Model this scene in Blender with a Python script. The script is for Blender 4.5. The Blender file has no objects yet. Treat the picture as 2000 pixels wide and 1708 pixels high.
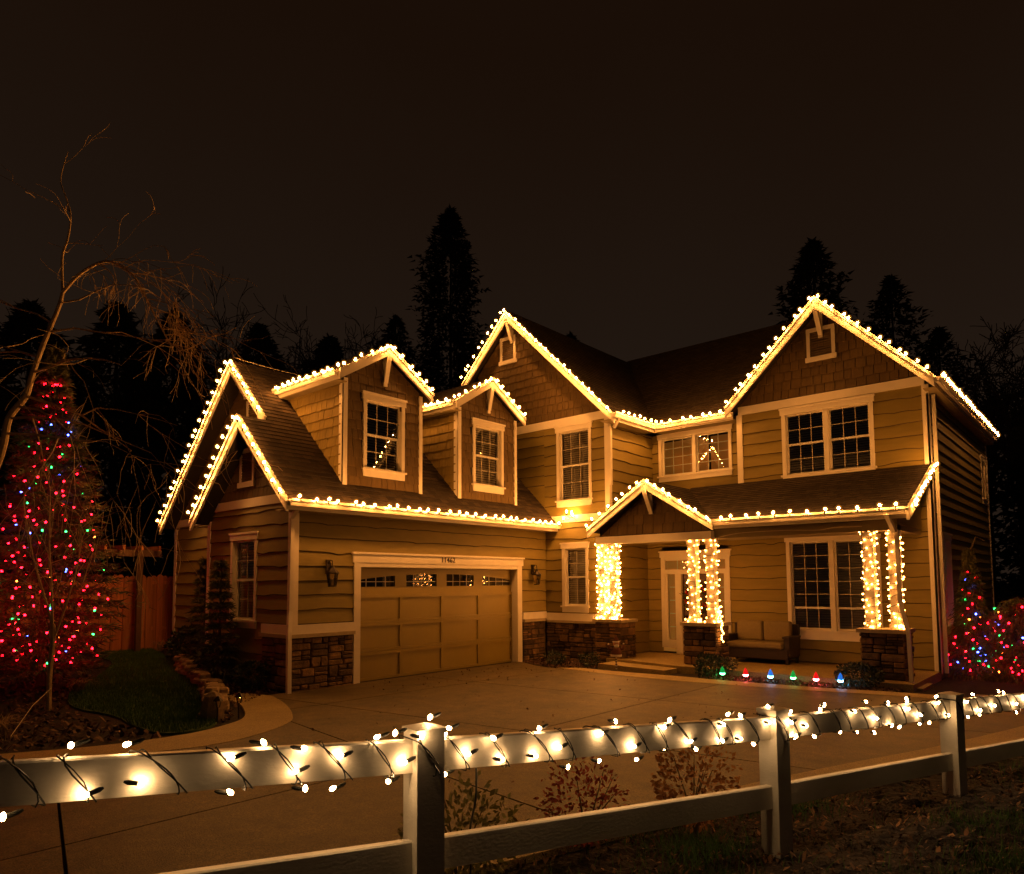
import bpy, bmesh, math, random
import numpy as np
from mathutils import Vector, Matrix

random.seed(11)
rng = np.random.default_rng(11)
SC = bpy.context.scene
COL = SC.collection

# ------------------------------------------------------------------ camera
YAW, PITCH, ROLL = 0.719257, 0.070839, -0.0058556
CAM = Vector((11.98, -7.33, 2.03))
_F = Vector((-math.sin(YAW) * math.cos(PITCH), math.cos(YAW) * math.cos(PITCH), math.sin(PITCH)))
_R = Vector((math.cos(YAW), math.sin(YAW), 0))
_U = _R.cross(_F)
_R2 = _R * math.cos(ROLL) + _U * math.sin(ROLL)
_U2 = -_R * math.sin(ROLL) + _U * math.cos(ROLL)
cd = bpy.data.cameras.new('camera')
cam = bpy.data.objects.new('camera', cd)
COL.objects.link(cam)
M = Matrix((_R2, _U2, -_F)).transposed().to_4x4()
M.translation = CAM
cam.matrix_world = M
cd.sensor_width = 36.0
cd.sensor_fit = 'HORIZONTAL'
cd.lens = 36.0 * 1373.17 / 2000
cd.shift_y = (1041.5 - 854) / 2000
cd.clip_start = 0.05
cd.clip_end = 2000
SC.camera = cam

# ------------------------------------------------------------------ night sky: town glow, brown near the horizon, darker overhead
world = bpy.data.worlds.new('World')
SC.world = world
world.use_nodes = True
wn = world.node_tree
wn.nodes.clear()
wo = wn.nodes.new('ShaderNodeOutputWorld')
bg = wn.nodes.new('ShaderNodeBackground')
tc = wn.nodes.new('ShaderNodeTexCoord')
sx = wn.nodes.new('ShaderNodeSeparateXYZ')
rp = wn.nodes.new('ShaderNodeValToRGB')
nz = wn.nodes.new('ShaderNodeTexNoise')
nz.inputs['Scale'].default_value = 2.0
nz.inputs['Detail'].default_value = 4.0
ad = wn.nodes.new('ShaderNodeMath'); ad.operation = 'MULTIPLY_ADD'
ad.inputs[1].default_value = 0.22
wn.links.new(tc.outputs['Generated'], sx.inputs[0])
wn.links.new(tc.outputs['Generated'], nz.inputs['Vector'])
wn.links.new(nz.outputs['Fac'], ad.inputs[0])
wn.links.new(sx.outputs['Z'], ad.inputs[2])
wn.links.new(ad.outputs[0], rp.inputs[0])
e = rp.color_ramp.elements
e[0].position = 0.0; e[0].color = (0.0185, 0.0112, 0.0074, 1)
e[1].position = 0.75; e[1].color = (0.0098, 0.0044, 0.0021, 1)
m_ = e.new(0.36); m_.color = (0.0150, 0.0088, 0.0055, 1)
wn.links.new(rp.outputs[0], bg.inputs['Color'])
bg.inputs['Strength'].default_value = 1.0
wn.links.new(bg.outputs[0], wo.inputs[0])

SC.view_settings.view_transform = 'Standard'
SC.view_settings.look = 'None'
SC.view_settings.exposure = 0.0
SC.view_settings.gamma = 1.0
SC.view_settings.use_curve_mapping = False
SC.render.engine = 'CYCLES'
SC.cycles.use_denoising = True
SC.cycles.use_adaptive_sampling = True
SC.cycles.max_bounces = 6
SC.cycles.diffuse_bounces = 3
SC.cycles.glossy_bounces = 3
SC.cycles.transparent_max_bounces = 10
SC.cycles.sample_clamp_indirect = 6.0
SC.cycles.caustics_reflective = False
SC.cycles.caustics_refractive = False

# bulb brightness
WARM = (1.0, 0.37, 0.075)
L_ROOF, L_FENCE, L_COL, L_TREE = 450.0, 105.0, 33.0, 34.0

# ------------------------------------------------------------------ materials
def mat(name, col, rough=0.8, var=0.25, scale=3.0, bump=0.0, bscale=40.0, rnd=0.0, col2=None, metal=0.0, spec=0.5, stretch=None, coat=0.0):
    m = bpy.data.materials.new(name)
    m.use_nodes = True
    n = m.node_tree.nodes; l = m.node_tree.links
    b = n['Principled BSDF']
    b.inputs['Roughness'].default_value = rough
    b.inputs['Metallic'].default_value = metal
    b.inputs['Specular IOR Level'].default_value = spec
    b.inputs['Coat Weight'].default_value = coat
    t = n.new('ShaderNodeTexCoord')
    vec = t.outputs['Object']
    if stretch:
        mp = n.new('ShaderNodeMapping'); mp.inputs['Scale'].default_value = stretch
        l.new(vec, mp.inputs[0]); vec = mp.outputs[0]
    nt = n.new('ShaderNodeTexNoise')
    nt.inputs['Scale'].default_value = scale
    nt.inputs['Detail'].default_value = 8
    nt.inputs['Roughness'].default_value = 0.65
    l.new(vec, nt.inputs['Vector'])
    r = n.new('ShaderNodeValToRGB')
    c2 = col2 or tuple(min(1, c * (1 + var)) for c in col)
    c1 = tuple(c * (1 - var) for c in col)
    r.color_ramp.elements[0].position = 0.3; r.color_ramp.elements[0].color = (*c1, 1)
    r.color_ramp.elements[1].position = 0.7; r.color_ramp.elements[1].color = (*c2, 1)
    l.new(nt.outputs['Fac'], r.inputs[0])
    out = r.outputs[0]
    if rnd:
        oi = n.new('ShaderNodeObjectInfo')
        mr = n.new('ShaderNodeMapRange')
        mr.inputs['To Min'].default_value = 1 - rnd; mr.inputs['To Max'].default_value = 1 + rnd
        l.new(oi.outputs['Random'], mr.inputs['Value'])
        hs = n.new('ShaderNodeHueSaturation')
        l.new(mr.outputs[0], hs.inputs['Value']); l.new(out, hs.inputs['Color'])
        out = hs.outputs[0]
    l.new(out, b.inputs['Base Color'])
    if bump:
        bt = n.new('ShaderNodeTexNoise'); bt.inputs['Scale'].default_value = bscale; bt.inputs['Detail'].default_value = 6
        l.new(vec, bt.inputs['Vector'])
        bp = n.new('ShaderNodeBump'); bp.inputs['Strength'].default_value = bump; bp.inputs['Distance'].default_value = 0.02
        l.new(bt.outputs['Fac'], bp.inputs['Height']); l.new(bp.outputs[0], b.inputs['Normal'])
    return m

def mat_emit(name, col, s):
    m = bpy.data.materials.new(name); m.use_nodes = True
    b = m.node_tree.nodes['Principled BSDF']
    b.inputs['Base Color'].default_value = (*[c * .5 for c in col], 1)
    b.inputs['Emission Color'].default_value = (*col, 1)
    b.inputs['Emission Strength'].default_value = s
    m.cycles.emission_sampling = 'FRONT'
    return m

def mat_glass(name, tint=(0.9, 0.9, 0.9)):
    m = bpy.data.materials.new(name); m.use_nodes = True
    n = m.node_tree.nodes; l = m.node_tree.links
    n.clear()
    o = n.new('ShaderNodeOutputMaterial'); mx = n.new('ShaderNodeMixShader')
    tr = n.new('ShaderNodeBsdfTransparent'); gl = n.new('ShaderNodeBsdfGlossy'); fr = n.new('ShaderNodeFresnel')
    tr.inputs[0].default_value = (*tint, 1); gl.inputs['Roughness'].default_value = 0.015
    fr.inputs['IOR'].default_value = 2.0
    l.new(fr.outputs[0], mx.inputs[0]); l.new(tr.outputs[0], mx.inputs[1]); l.new(gl.outputs[0], mx.inputs[2]); l.new(mx.outputs[0], o.inputs[0])
    return m

def mat_roof(name):
    m = bpy.data.materials.new(name); m.use_nodes = True
    n = m.node_tree.nodes; l = m.node_tree.links
    b = n['Principled BSDF']; b.inputs['Roughness'].default_value = 0.95; b.inputs['Specular IOR Level'].default_value = 0.25
    uv = n.new('ShaderNodeUVMap')
    br = n.new('ShaderNodeTexBrick')
    br.inputs['Scale'].default_value = 1.0
    br.inputs['Brick Width'].default_value = 0.22; br.inputs['Row Height'].default_value = 0.14
    br.inputs['Mortar Size'].default_value = 0.004
    br.inputs['Color1'].default_value = (0.115, 0.082, 0.05, 1); br.inputs['Color2'].default_value = (0.055, 0.04, 0.026, 1)
    br.inputs['Mortar'].default_value = (0.03, 0.022, 0.015, 1)
    l.new(uv.outputs[0], br.inputs['Vector'])
    nt = n.new('ShaderNodeTexNoise'); nt.inputs['Scale'].default_value = 60; nt.inputs['Detail'].default_value = 4
    l.new(uv.outputs[0], nt.inputs['Vector'])
    mx = n.new('ShaderNodeMix'); mx.data_type = 'RGBA'; mx.blend_type = 'MULTIPLY'; mx.inputs['Factor'].default_value = 0.8
    l.new(br.outputs['Color'], mx.inputs['A']); l.new(nt.outputs['Fac'], mx.inputs['B'])
    hs = n.new('ShaderNodeHueSaturation'); hs.inputs['Value'].default_value = 1.3
    l.new(mx.outputs['Result'], hs.inputs['Color']); l.new(hs.outputs[0], b.inputs['Base Color'])
    bp = n.new('ShaderNodeBump'); bp.inputs['Strength'].default_value = 0.5; bp.inputs['Distance'].default_value = 0.01
    l.new(nt.outputs['Fac'], bp.inputs['Height']); l.new(bp.outputs[0], b.inputs['Normal'])
    return m

def mat_concrete(name, c1, c2, agg):
    m = bpy.data.materials.new(name); m.use_nodes = True
    n = m.node_tree.nodes; l = m.node_tree.links
    b = n['Principled BSDF']; b.inputs['Roughness'].default_value = 0.6
    t = n.new('ShaderNodeTexCoord')
    a = n.new('ShaderNodeTexNoise'); a.inputs['Scale'].default_value = 0.9; a.inputs['Detail'].default_value = 9; a.inputs['Roughness'].default_value = 0.7
    v = n.new('ShaderNodeTexVoronoi'); v.inputs['Scale'].default_value = agg
    l.new(t.outputs['Object'], a.inputs['Vector']); l.new(t.outputs['Object'], v.inputs['Vector'])
    r = n.new('ShaderNodeValToRGB'); r.color_ramp.elements[0].position = .3; r.color_ramp.elements[1].position = .72
    r.color_ramp.elements[0].color = (*c1, 1); r.color_ramp.elements[1].color = (*c2, 1)
    st = n.new('ShaderNodeTexNoise'); st.inputs['Scale'].default_value = 3.2; st.inputs['Detail'].default_value = 5; st.inputs['Roughness'].default_value = .75
    l.new(t.outputs['Object'], st.inputs['Vector'])
    sm = n.new('ShaderNodeMath'); sm.operation = 'MULTIPLY_ADD'; sm.inputs[1].default_value = .8; l.new(st.outputs['Fac'], sm.inputs[0])
    s2 = n.new('ShaderNodeMath'); s2.operation = 'MULTIPLY_ADD'; s2.inputs[1].default_value = .9; s2.inputs[2].default_value = -.36; l.new(a.outputs['Fac'], s2.inputs[0]); l.new(s2.outputs[0], sm.inputs[2])
    l.new(sm.outputs[0], r.inputs[0])
    rv = n.new('ShaderNodeSeparateColor'); l.new(v.outputs['Color'], rv.inputs[0])
    mr = n.new('ShaderNodeMapRange'); mr.inputs['To Min'].default_value = .45; mr.inputs['To Max'].default_value = 1.55
    l.new(rv.outputs[0], mr.inputs[0])
    hs = n.new('ShaderNodeHueSaturation'); l.new(r.outputs[0], hs.inputs['Color']); l.new(mr.outputs[0], hs.inputs['Value'])
    l.new(hs.outputs[0], b.inputs['Base Color'])
    bp = n.new('ShaderNodeBump'); bp.inputs['Strength'].default_value = 0.6; bp.inputs['Distance'].default_value = 0.004
    l.new(v.outputs['Distance'], bp.inputs['Height']); l.new(bp.outputs[0], b.inputs['Normal'])
    return m

MT = {}
MT['siding'] = mat('tan painted siding', (0.235, 0.175, 0.032), .7, .12, 2.0, .12, 30, .10, stretch=(1, 1, 5))
MT['edge_shade'] = mat('painted shade line along board edge', (0.05, 0.03, 0.012), .9, .3, 9)  # shadow line, with some edge dirt, put into the board's colour
MT['siding_far'] = mat('tan painted lap siding', (0.20, 0.15, 0.035), .75, .12, 2.0, .1, 30, .08)
MT['paper'] = mat('dark felt behind shingles', (0.02, 0.013, 0.008), .95, .2)
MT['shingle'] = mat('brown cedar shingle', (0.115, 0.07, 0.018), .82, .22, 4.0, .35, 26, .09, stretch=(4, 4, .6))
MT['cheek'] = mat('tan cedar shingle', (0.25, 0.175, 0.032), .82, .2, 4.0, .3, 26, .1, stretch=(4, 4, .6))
MT['trim'] = mat('cream trim paint', (0.78, 0.71, 0.56), .5, .05, 5, .04, 60)
MT['white'] = mat('white vinyl', (0.70, 0.655, 0.55), .42, .10, 3.5, .12, 45, stretch=(1, 1, 2.2))
MT['sash'] = mat('white window vinyl', (0.78, 0.74, 0.62), .4, .04, 5)
MT['muntin'] = mat('pale muntin bar', (0.5, 0.45, 0.33), .45, .04, 5)
MT['blind'] = mat('off white blind slats', (0.80, 0.74, 0.56), .6, .06, 5)
MT['room'] = mat('dim tan interior wall', (0.33, 0.25, 0.10), .9, .1, 2)
MT['litroom'] = mat_emit('dimly lit interior', (1.0, .36, .045), .20)
MT['litroom2'] = mat_emit('faintly lit interior', (1.0, .36, .045), .10)
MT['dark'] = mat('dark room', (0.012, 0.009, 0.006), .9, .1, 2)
MT['gdoor'] = mat('tan garage door paint', (0.27, 0.195, 0.024), .48, .06, 3, .05, 80)
MT['glass'] = mat_glass('window glass')
MT['roof'] = mat_roof('brown asphalt shingles')
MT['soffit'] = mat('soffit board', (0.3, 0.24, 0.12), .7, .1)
MT['louvre'] = mat('dark louvre', (0.11, 0.075, 0.04), .6, .1)
MT['door'] = mat('dark stained door', (0.075, 0.03, 0.014), .35, .3, 6, .1, 30, stretch=(6, 6, .5))
MT['stone'] = mat('ledge stone', (0.13, 0.085, 0.035), .85, .5, 5.0, .9, 22, .65, col2=(0.25, 0.14, 0.048))
MT['mortar'] = mat('dark mortar', (0.03, 0.023, 0.014), .95, .3)
MT['cap'] = mat('concrete cap', (0.42, 0.34, 0.2), .8, .15, 8, .2)
MT['drive'] = mat_concrete('exposed aggregate', (0.052, 0.039, 0.013), (0.165, 0.12, 0.04), 95)
MT['strip'] = mat_concrete('broom finished concrete', (0.32, 0.24, 0.085), (0.44, 0.33, 0.12), 160)
MT['soil'] = mat('dark garden soil', (0.013, 0.0075, 0.0045), .95, .6, 7, 1.0, 26, col2=(0.028, 0.016, 0.009))
MT['earth'] = mat('dark earth', (0.03, 0.022, 0.012), .95, .5, 2, .5, 12)
MT['litter'] = mat('brown leaf litter', (0.085, 0.042, 0.02), .8, .5, 5, 0, 10, 0, col2=(0.2, 0.1, 0.045))
MT['bits'] = mat('dark bark bits', (0.04, 0.022, 0.012), .9, .5, 8)
MT['leafpale'] = mat('curled tan leaves', (0.24, 0.12, 0.05), .75, .4, 5)
MT['grass'] = mat('lawn grass', (0.075, 0.19, 0.026), .7, .4, 2.5, col2=(0.11, 0.23, 0.035))
MT['lawnbase'] = mat('lawn turf base', (0.05, 0.11, 0.02), .95, .4, 6, .6, 60)
MT['needle'] = mat('dark conifer needles', (0.09, 0.10, 0.035), .75, .5, 1.5, col2=(0.18, 0.165, 0.06))
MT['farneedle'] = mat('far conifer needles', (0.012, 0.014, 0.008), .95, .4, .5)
MT['bark'] = mat('grey brown bark', (0.10, 0.07, 0.04), .85, .4, 8, .6, 30)
MT['palebark'] = mat('pale birch bark', (0.52, 0.37, 0.17), .7, .35, 6, .4, 30)
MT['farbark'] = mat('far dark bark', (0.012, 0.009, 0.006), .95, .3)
MT['cedar'] = mat('red cedar boards', (0.55, 0.205, 0.06), .75, .3, 3, .3, 20, .18, stretch=(5, 5, .4))
MT['wire'] = mat('dark green wire', (0.012, 0.014, 0.009), .5, .2)
MT['whitewire'] = mat('pale wire', (0.55, 0.45, 0.28), .5, .2)
MT['iron'] = mat('aged bronze metal', (0.035, 0.024, 0.014), .4, .3, 8, .2, 40, metal=.6)
MT['lampglass'] = mat_glass('lantern glass', (0.85, 0.8, 0.65))
MT['cushion'] = mat('khaki cushion', (0.24, 0.185, 0.075), .9, .1, 20, .2, 90)
MT['wicker'] = mat('dark brown wicker', (0.035, 0.02, 0.012), .6, .3, 30, .8, 70)
MT['leafgreen'] = mat('dark shrub leaves', (0.025, 0.042, 0.014), .55, .5, 4, col2=(0.05, 0.07, 0.022))
MT['leafyellow'] = mat('yellow green leaves', (0.20, 0.19, 0.03), .6, .4, 5, col2=(0.32, 0.27, 0.05))
MT['leafred'] = mat('red leaves', (0.28, 0.03, 0.012), .6, .4, 5, col2=(0.42, 0.06, 0.02))
MT['leaforange'] = mat('orange leaves', (0.38, 0.13, 0.02), .6, .4, 5, col2=(0.5, 0.22, 0.04))
MT['straw'] = mat('dry straw grass', (0.33, 0.23, 0.1), .8, .3, 5)
MT['rubble'] = mat('flat tan fieldstone', (0.26, 0.18, 0.085), .85, .3, 4, .6, 18, .3)
MT['berry'] = mat('red berries', (0.5, 0.02, 0.012), .35, .2, 9)
MT['redcloth'] = mat('red felt', (0.11, 0.035, 0.016), .9, .1)
MT['whitefelt'] = mat('white felt', (0.75, 0.7, 0.6), .9, .1)
MT['skin'] = mat('painted face', (0.55, 0.3, 0.17), .6, .1)
MT['timber'] = mat('weathered timber', (0.16, 0.09, 0.045), .85, .3, 3, .4, 20)
MT['ink'] = mat('dark bronze numerals', (0.03, 0.018, 0.01), .4, .1)
MT['e_roof'] = mat_emit('warm bulb on roof', WARM, L_ROOF)
MT['e_fence'] = mat_emit('warm bulb on fence', (1.0, 0.57, 0.24), L_FENCE)
MT['e_col'] = mat_emit('warm mini bulb', WARM, L_COL)
MT['e_col_dense'] = mat_emit('warm mini bulb on dense columns', WARM, 80.0)
MT['e_red'] = mat_emit('red bulb', (1.0, 0.004, 0.012), L_TREE)
MT['e_green'] = mat_emit('green bulb', (0.02, 0.75, 0.10), L_TREE * .45)
MT['e_blue'] = mat_emit('blue bulb', (0.06, 0.10, 1.0), L_TREE * .6)
MT['e_amber'] = mat_emit('amber bulb', (1.0, 0.16, 0.02), L_TREE * .9)
def mat_halo(name, col, s, alpha):
    m = bpy.data.materials.new(name); m.use_nodes = True
    n = m.node_tree.nodes; l = m.node_tree.links; n.clear()
    o = n.new('ShaderNodeOutputMaterial'); mx = n.new('ShaderNodeMixShader'); t = n.new('ShaderNodeBsdfTransparent'); e_ = n.new('ShaderNodeEmission')
    e_.inputs[0].default_value = (*col, 1); e_.inputs[1].default_value = s; mx.inputs[0].default_value = alpha
    l.new(t.outputs[0], mx.inputs[1]); l.new(e_.outputs[0], mx.inputs[2]); l.new(mx.outputs[0], o.inputs[0])
    m.cycles.emission_sampling = 'NONE'; return m
MT['halo'] = mat_halo('amber halo shell round bulb', (1.0, .36, .04), 1.1, .15)  # glowing shell added round each roof bulb to imitate a halo
MT['halo_fence'] = mat_halo('warm halo shell for mini bulb', (1.0, .5, .12), 1.3, .24)  # matching imitation halo for fence bulbs, not used
MT['g_red'] = mat_emit('glowing red plastic', (1.0, 0.008, 0.012), .75)
MT['g_green'] = mat_emit('glowing green plastic', (0.0, 0.55, 0.08), .5)
MT['g_blue'] = mat_emit('glowing blue plastic', (0.02, 0.22, 0.95), .75)
MT['core_red'] = mat_emit('red core lamp', (1.0, 0.10, 0.12), 70)
MT['core_green'] = mat_emit('green core lamp', (0.1, 1.0, 0.25), 26)
MT['core_blue'] = mat_emit('blue core lamp', (0.15, 0.55, 1.0), 40)

# ------------------------------------------------------------------ geometry helpers
ZV = Vector((0, 0, 1))
class Fr:
    def __init__(s, O, U, V):
        s.O = Vector(O); s.U = Vector(U).normalized(); s.V = Vector(V).normalized(); s.N = s.U.cross(s.V)
    def p(s, u, z, n=0.0):
        return s.O + s.U * u + s.V * z + s.N * n
def fy(Y): return Fr((0, Y, 0), (1, 0, 0), (0, 0, 1))       # faces -Y, u = X
def fx(X): return Fr((X, 0, 0), (0, 1, 0), (0, 0, 1))       # faces +X, u = Y

class MB:
    def __init__(s): s.v = []; s.f = []; s.uv = []
    def face(s, pts, uv=None):
        i = len(s.v); s.v += [tuple(p) for p in pts]; s.f.append(tuple(range(i, i + len(pts))))
        s.uv.append(uv or [(0, 0)] * len(pts))
    def poly(s, verts, faces):
        i = len(s.v); s.v += [tuple(p) for p in verts]
        for f in faces:
            s.f.append(tuple(i + k for k in f)); s.uv.append([(0, 0)] * len(f))
    def box(s, F, u0, u1, z0, z1, n0, n1):
        q = [F.p(u, z, n) for n in (n0, n1) for (u, z) in ((u0, z0), (u1, z0), (u1, z1), (u0, z1))]
        s.poly(q, [(4, 5, 6, 7), (3, 2, 1, 0), (0, 1, 5, 4), (2, 3, 7, 6), (1, 2, 6, 5), (3, 0, 4, 7)])
    def prism(s, F, pts, n0, n1, back=True):
        k = len(pts)
        q = [F.p(u, z, n0) for u, z in pts] + [F.p(u, z, n1) for u, z in pts]
        fs = [tuple(range(k, 2 * k))] + [(i, (i + 1) % k, k + (i + 1) % k, k + i) for i in range(k)]
        if back: fs.append(tuple(reversed(range(k))))
        s.poly(q, fs)
    def beam(s, a, b, w, h, up=ZV):
        a = Vector(a); b = Vector(b); d = (b - a).normalized()
        sd = d.cross(up)
        if sd.length < 1e-4: sd = d.cross(Vector((1, 0, 0)))
        sd.normalize(); u = sd.cross(d)
        q = [c + sd * x * w / 2 + u * y * h / 2 for c in (a, b) for x, y in ((-1, -1), (1, -1), (1, 1), (-1, 1))]
        s.poly(q, [(0, 1, 2, 3), (7, 6, 5, 4), (0, 4, 5, 1), (1, 5, 6, 2), (2, 6, 7, 3), (3, 7, 4, 0)])
    def tube(s, pts, rad, n=6, caps=True):
        pts = [Vector(p) for p in pts]; k = len(pts)
        if not hasattr(rad, '__len__'): rad = [rad] * k
        base = len(s.v); prev = None
        for i, p in enumerate(pts):
            d = pts[min(i + 1, k - 1)] - pts[max(i - 1, 0)]
            d = d.normalized() if d.length > 1e-9 else ZV.copy()
            if prev is None:
                a = d.cross(ZV if abs(d.z) < .9 else Vector((1, 0, 0))).normalized()
            else:
                a = prev - d * prev.dot(d)
                a = a.normalized() if a.length > 1e-6 else d.orthogonal().normalized()
            prev = a; b = d.cross(a)
            for j in range(n):
                t = 2 * math.pi * j / n
                s.v.append(tuple(p + (a * math.cos(t) + b * math.sin(t)) * rad[i]))
        for i in range(k - 1):
            for j in range(n):
                j2 = (j + 1) % n
                s.f.append((base + i * n + j, base + i * n + j2, base + (i + 1) * n + j2, base + (i + 1) * n + j)); s.uv.append([(0, 0)] * 4)
        if caps:
            s.f.append(tuple(base + j for j in reversed(range(n)))); s.uv.append([(0, 0)] * n)
            s.f.append(tuple(base + (k - 1) * n + j for j in range(n))); s.uv.append([(0, 0)] * n)
    def lathe(s, c, prof, n=12):
        c = Vector(c); base = len(s.v)
        for r, z in prof:
            for j in range(n):
                t = 2 * math.pi * j / n
                s.v.append((c.x + r * math.cos(t), c.y + r * math.sin(t), c.z + z))
        for i in range(len(prof) - 1):
            for j in range(n):
                j2 = (j + 1) % n
                s.f.append((base + i * n + j, base + i * n + j2, base + (i + 1) * n + j2, base + (i + 1) * n + j)); s.uv.append([(0, 0)] * 4)
    def mesh(s, name, smooth=False):
        me = bpy.data.meshes.new(name)
        me.from_pydata(s.v, [], s.f)
        if any(any(c != (0, 0) for c in u) for u in s.uv):
            lay = me.uv_layers.new(name='UVMap')
            flat = [c for u in s.uv for p in u for c in p]
            lay.data.foreach_set('uv', flat)
        if smooth: me.polygons.foreach_set('use_smooth', [True] * len(me.polygons))
        me.update()
        return me
    def build(s, name, m, parent=None, smooth=False):
        o = bpy.data.objects.new(name, s.mesh(name, smooth)); COL.objects.link(o)
        o.data.materials.append(MT[m] if isinstance(m, str) else m)
        if parent: o.parent = parent
        return o

def soup(name, tris_or_quads, k, m, parent=None):
    """one mesh from an (n*k,3) array of loose k-gons"""
    a = np.asarray(tris_or_quads, dtype=np.float32).reshape(-1, 3); n = len(a) // k
    me = bpy.data.meshes.new(name)
    me.vertices.add(len(a)); me.vertices.foreach_set('co', a.ravel())
    me.loops.add(n * k); me.loops.foreach_set('vertex_index', np.arange(n * k, dtype=np.int32))
    me.polygons.add(n); me.polygons.foreach_set('loop_start', np.arange(0, n * k, k, dtype=np.int32))
    me.update(calc_edges=True)
    me.materials.append(MT[m])
    o = bpy.data.objects.new(name, me); COL.objects.link(o)
    if parent: o.parent = parent
    return o

def thing(name, label, cat, loc=(0, 0, 0), group=None):
    o = bpy.data.objects.new(name, None); COL.objects.link(o)
    o.location = loc; o.empty_display_size = .2
    o['label'] = label; o['category'] = cat
    if group: o['group'] = group
    return o
def tag(o, label, cat, group=None):
    o['label'] = label; o['category'] = cat
    if group: o['group'] = group
    return o
def kind(o, k):
    o['kind'] = k; return o

def clip(sub, cp):
    out = list(sub)
    for i in range(len(cp)):
        ax, ay = cp[i]; bx, by = cp[(i + 1) % len(cp)]
        inp, out = out, []
        if not inp: break
        def side(p): return (bx - ax) * (p[1] - ay) - (by - ay) * (p[0] - ax)
        for j in range(len(inp)):
            p, q = inp[j], inp[(j + 1) % len(inp)]
            sp, sq = side(p), side(q)
            if sp >= -1e-9: out.append(p)
            if (sp > 1e-9 and sq < -1e-9) or (sp < -1e-9 and sq > 1e-9):
                t = sp / (sp - sq); out.append((p[0] + (q[0] - p[0]) * t, p[1] + (q[1] - p[1]) * t))
    r = []
    for p in out:
        if not r or abs(p[0] - r[-1][0]) + abs(p[1] - r[-1][1]) > 1e-5: r.append(p)
    if len(r) > 2 and abs(r[0][0] - r[-1][0]) + abs(r[0][1] - r[-1][1]) < 1e-5: r.pop()
    return r if len(r) > 2 else []
def area(p): return abs(sum(p[i][0] * p[(i + 1) % len(p)][1] - p[(i + 1) % len(p)][0] * p[i][1] for i in range(len(p)))) / 2

# ground height: the drive falls from the fence towards the garage, the lawn rises a little to the left
def gh(X, Y):
    return max(0, min(X, 12)) * max(0, 0.030 - 0.0034 * max(Y, -12)) + .05 * max(0, min(-1 - X, 10))
def gha(X, Y):
    return np.clip(X, 0, 12) * np.maximum(0, 0.030 - 0.0034 * np.maximum(Y, -12)) + .05 * np.clip(-1 - X, 0, 10)

def inpoly(x, y, P):
    x = np.asarray(x); y = np.asarray(y); r = np.zeros(x.shape, bool); j = len(P) - 1
    for i in range(len(P)):
        xi, yi = P[i]; xj, yj = P[j]
        if yi != yj:
            r ^= ((yi > y) != (yj > y)) & (x < (xj - xi) * (y - yi) / (yj - yi) + xi)
        j = i
    return r

def smooth_curve(P, n=6, closed=False):
    out = []; k = len(P)
    for i in range(k if closed else k - 1):
        p0 = Vector(P[(i - 1) % k] if closed or i else P[0]); p1 = Vector(P[i]); p2 = Vector(P[(i + 1) % k]); p3 = Vector(P[(i + 2) % k] if closed else P[min(i + 2, k - 1)])
        for j in range(n):
            t = j / n
            out.append(tuple(0.5 * (2 * p1 + (p2 - p0) * t + (2 * p0 - 5 * p1 + 4 * p2 - p3) * t * t + (3 * p1 - p0 - 3 * p2 + p3) * t ** 3)))
    if not closed: out.append(tuple(P[-1]))
    return out

def sheet(name, poly, m, lift, depth=0.12, parent=None, cuts=5):
    bm = bmesh.new()
    vs = [bm.verts.new((x, y, 0)) for x, y in poly]
    f = bm.faces.new(vs)
    if f.normal.z < 0: f.normal_flip()
    bmesh.ops.triangulate(bm, faces=bm.faces[:])
    for _ in range(cuts):
        ed = [e_ for e_ in bm.edges if e_.calc_length() > 1.2]
        if not ed: break
        bmesh.ops.subdivide_edges(bm, edges=ed, cuts=1)
        bmesh.ops.triangulate(bm, faces=bm.faces[:])
    ext = bmesh.ops.extrude_face_region(bm, geom=bm.faces[:])
    top = [g for g in ext['geom'] if isinstance(g, bmesh.types.BMVert)]
    ts = set(top)
    for v in bm.verts:
        z = gh(v.co.x, v.co.y)
        v.co.z = z + lift if v in ts else z + lift - depth
    bmesh.ops.recalc_face_normals(bm, faces=bm.faces[:])
    me = bpy.data.meshes.new(name); bm.to_mesh(me); bm.free()
    o = bpy.data.objects.new(name, me); COL.objects.link(o); me.materials.append(MT[m])
    if parent: o.parent = parent
    return o

# ================================================================== GROUND
def ground():
    xs = sorted(set([-400, -200, -100, -60, -40, -30, -25, -20, -16, -13] + [x * 1.0 for x in range(-11, 15)] + [16, 20, 26, 40, 80, 160, 400]))
    ys = sorted(set([-400, -200, -80, -40, -25, -18, -14] + [y * 1.0 for y in range(-12, 22)] + [24, 30, 40, 60, 100, 200, 400]))
    mb = MB()
    vs = [(x, y, gh(x, y) - 0.03) for y in ys for x in xs]; w = len(xs)
    fs = [(j * w + i, j * w + i + 1, (j + 1) * w + i + 1, (j + 1) * w + i) for j in range(len(ys) - 1) for i in range(w - 1)]
    mb.poly(vs, fs)
    kind(mb.build('ground', 'soil'), 'structure')
ground()

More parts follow.
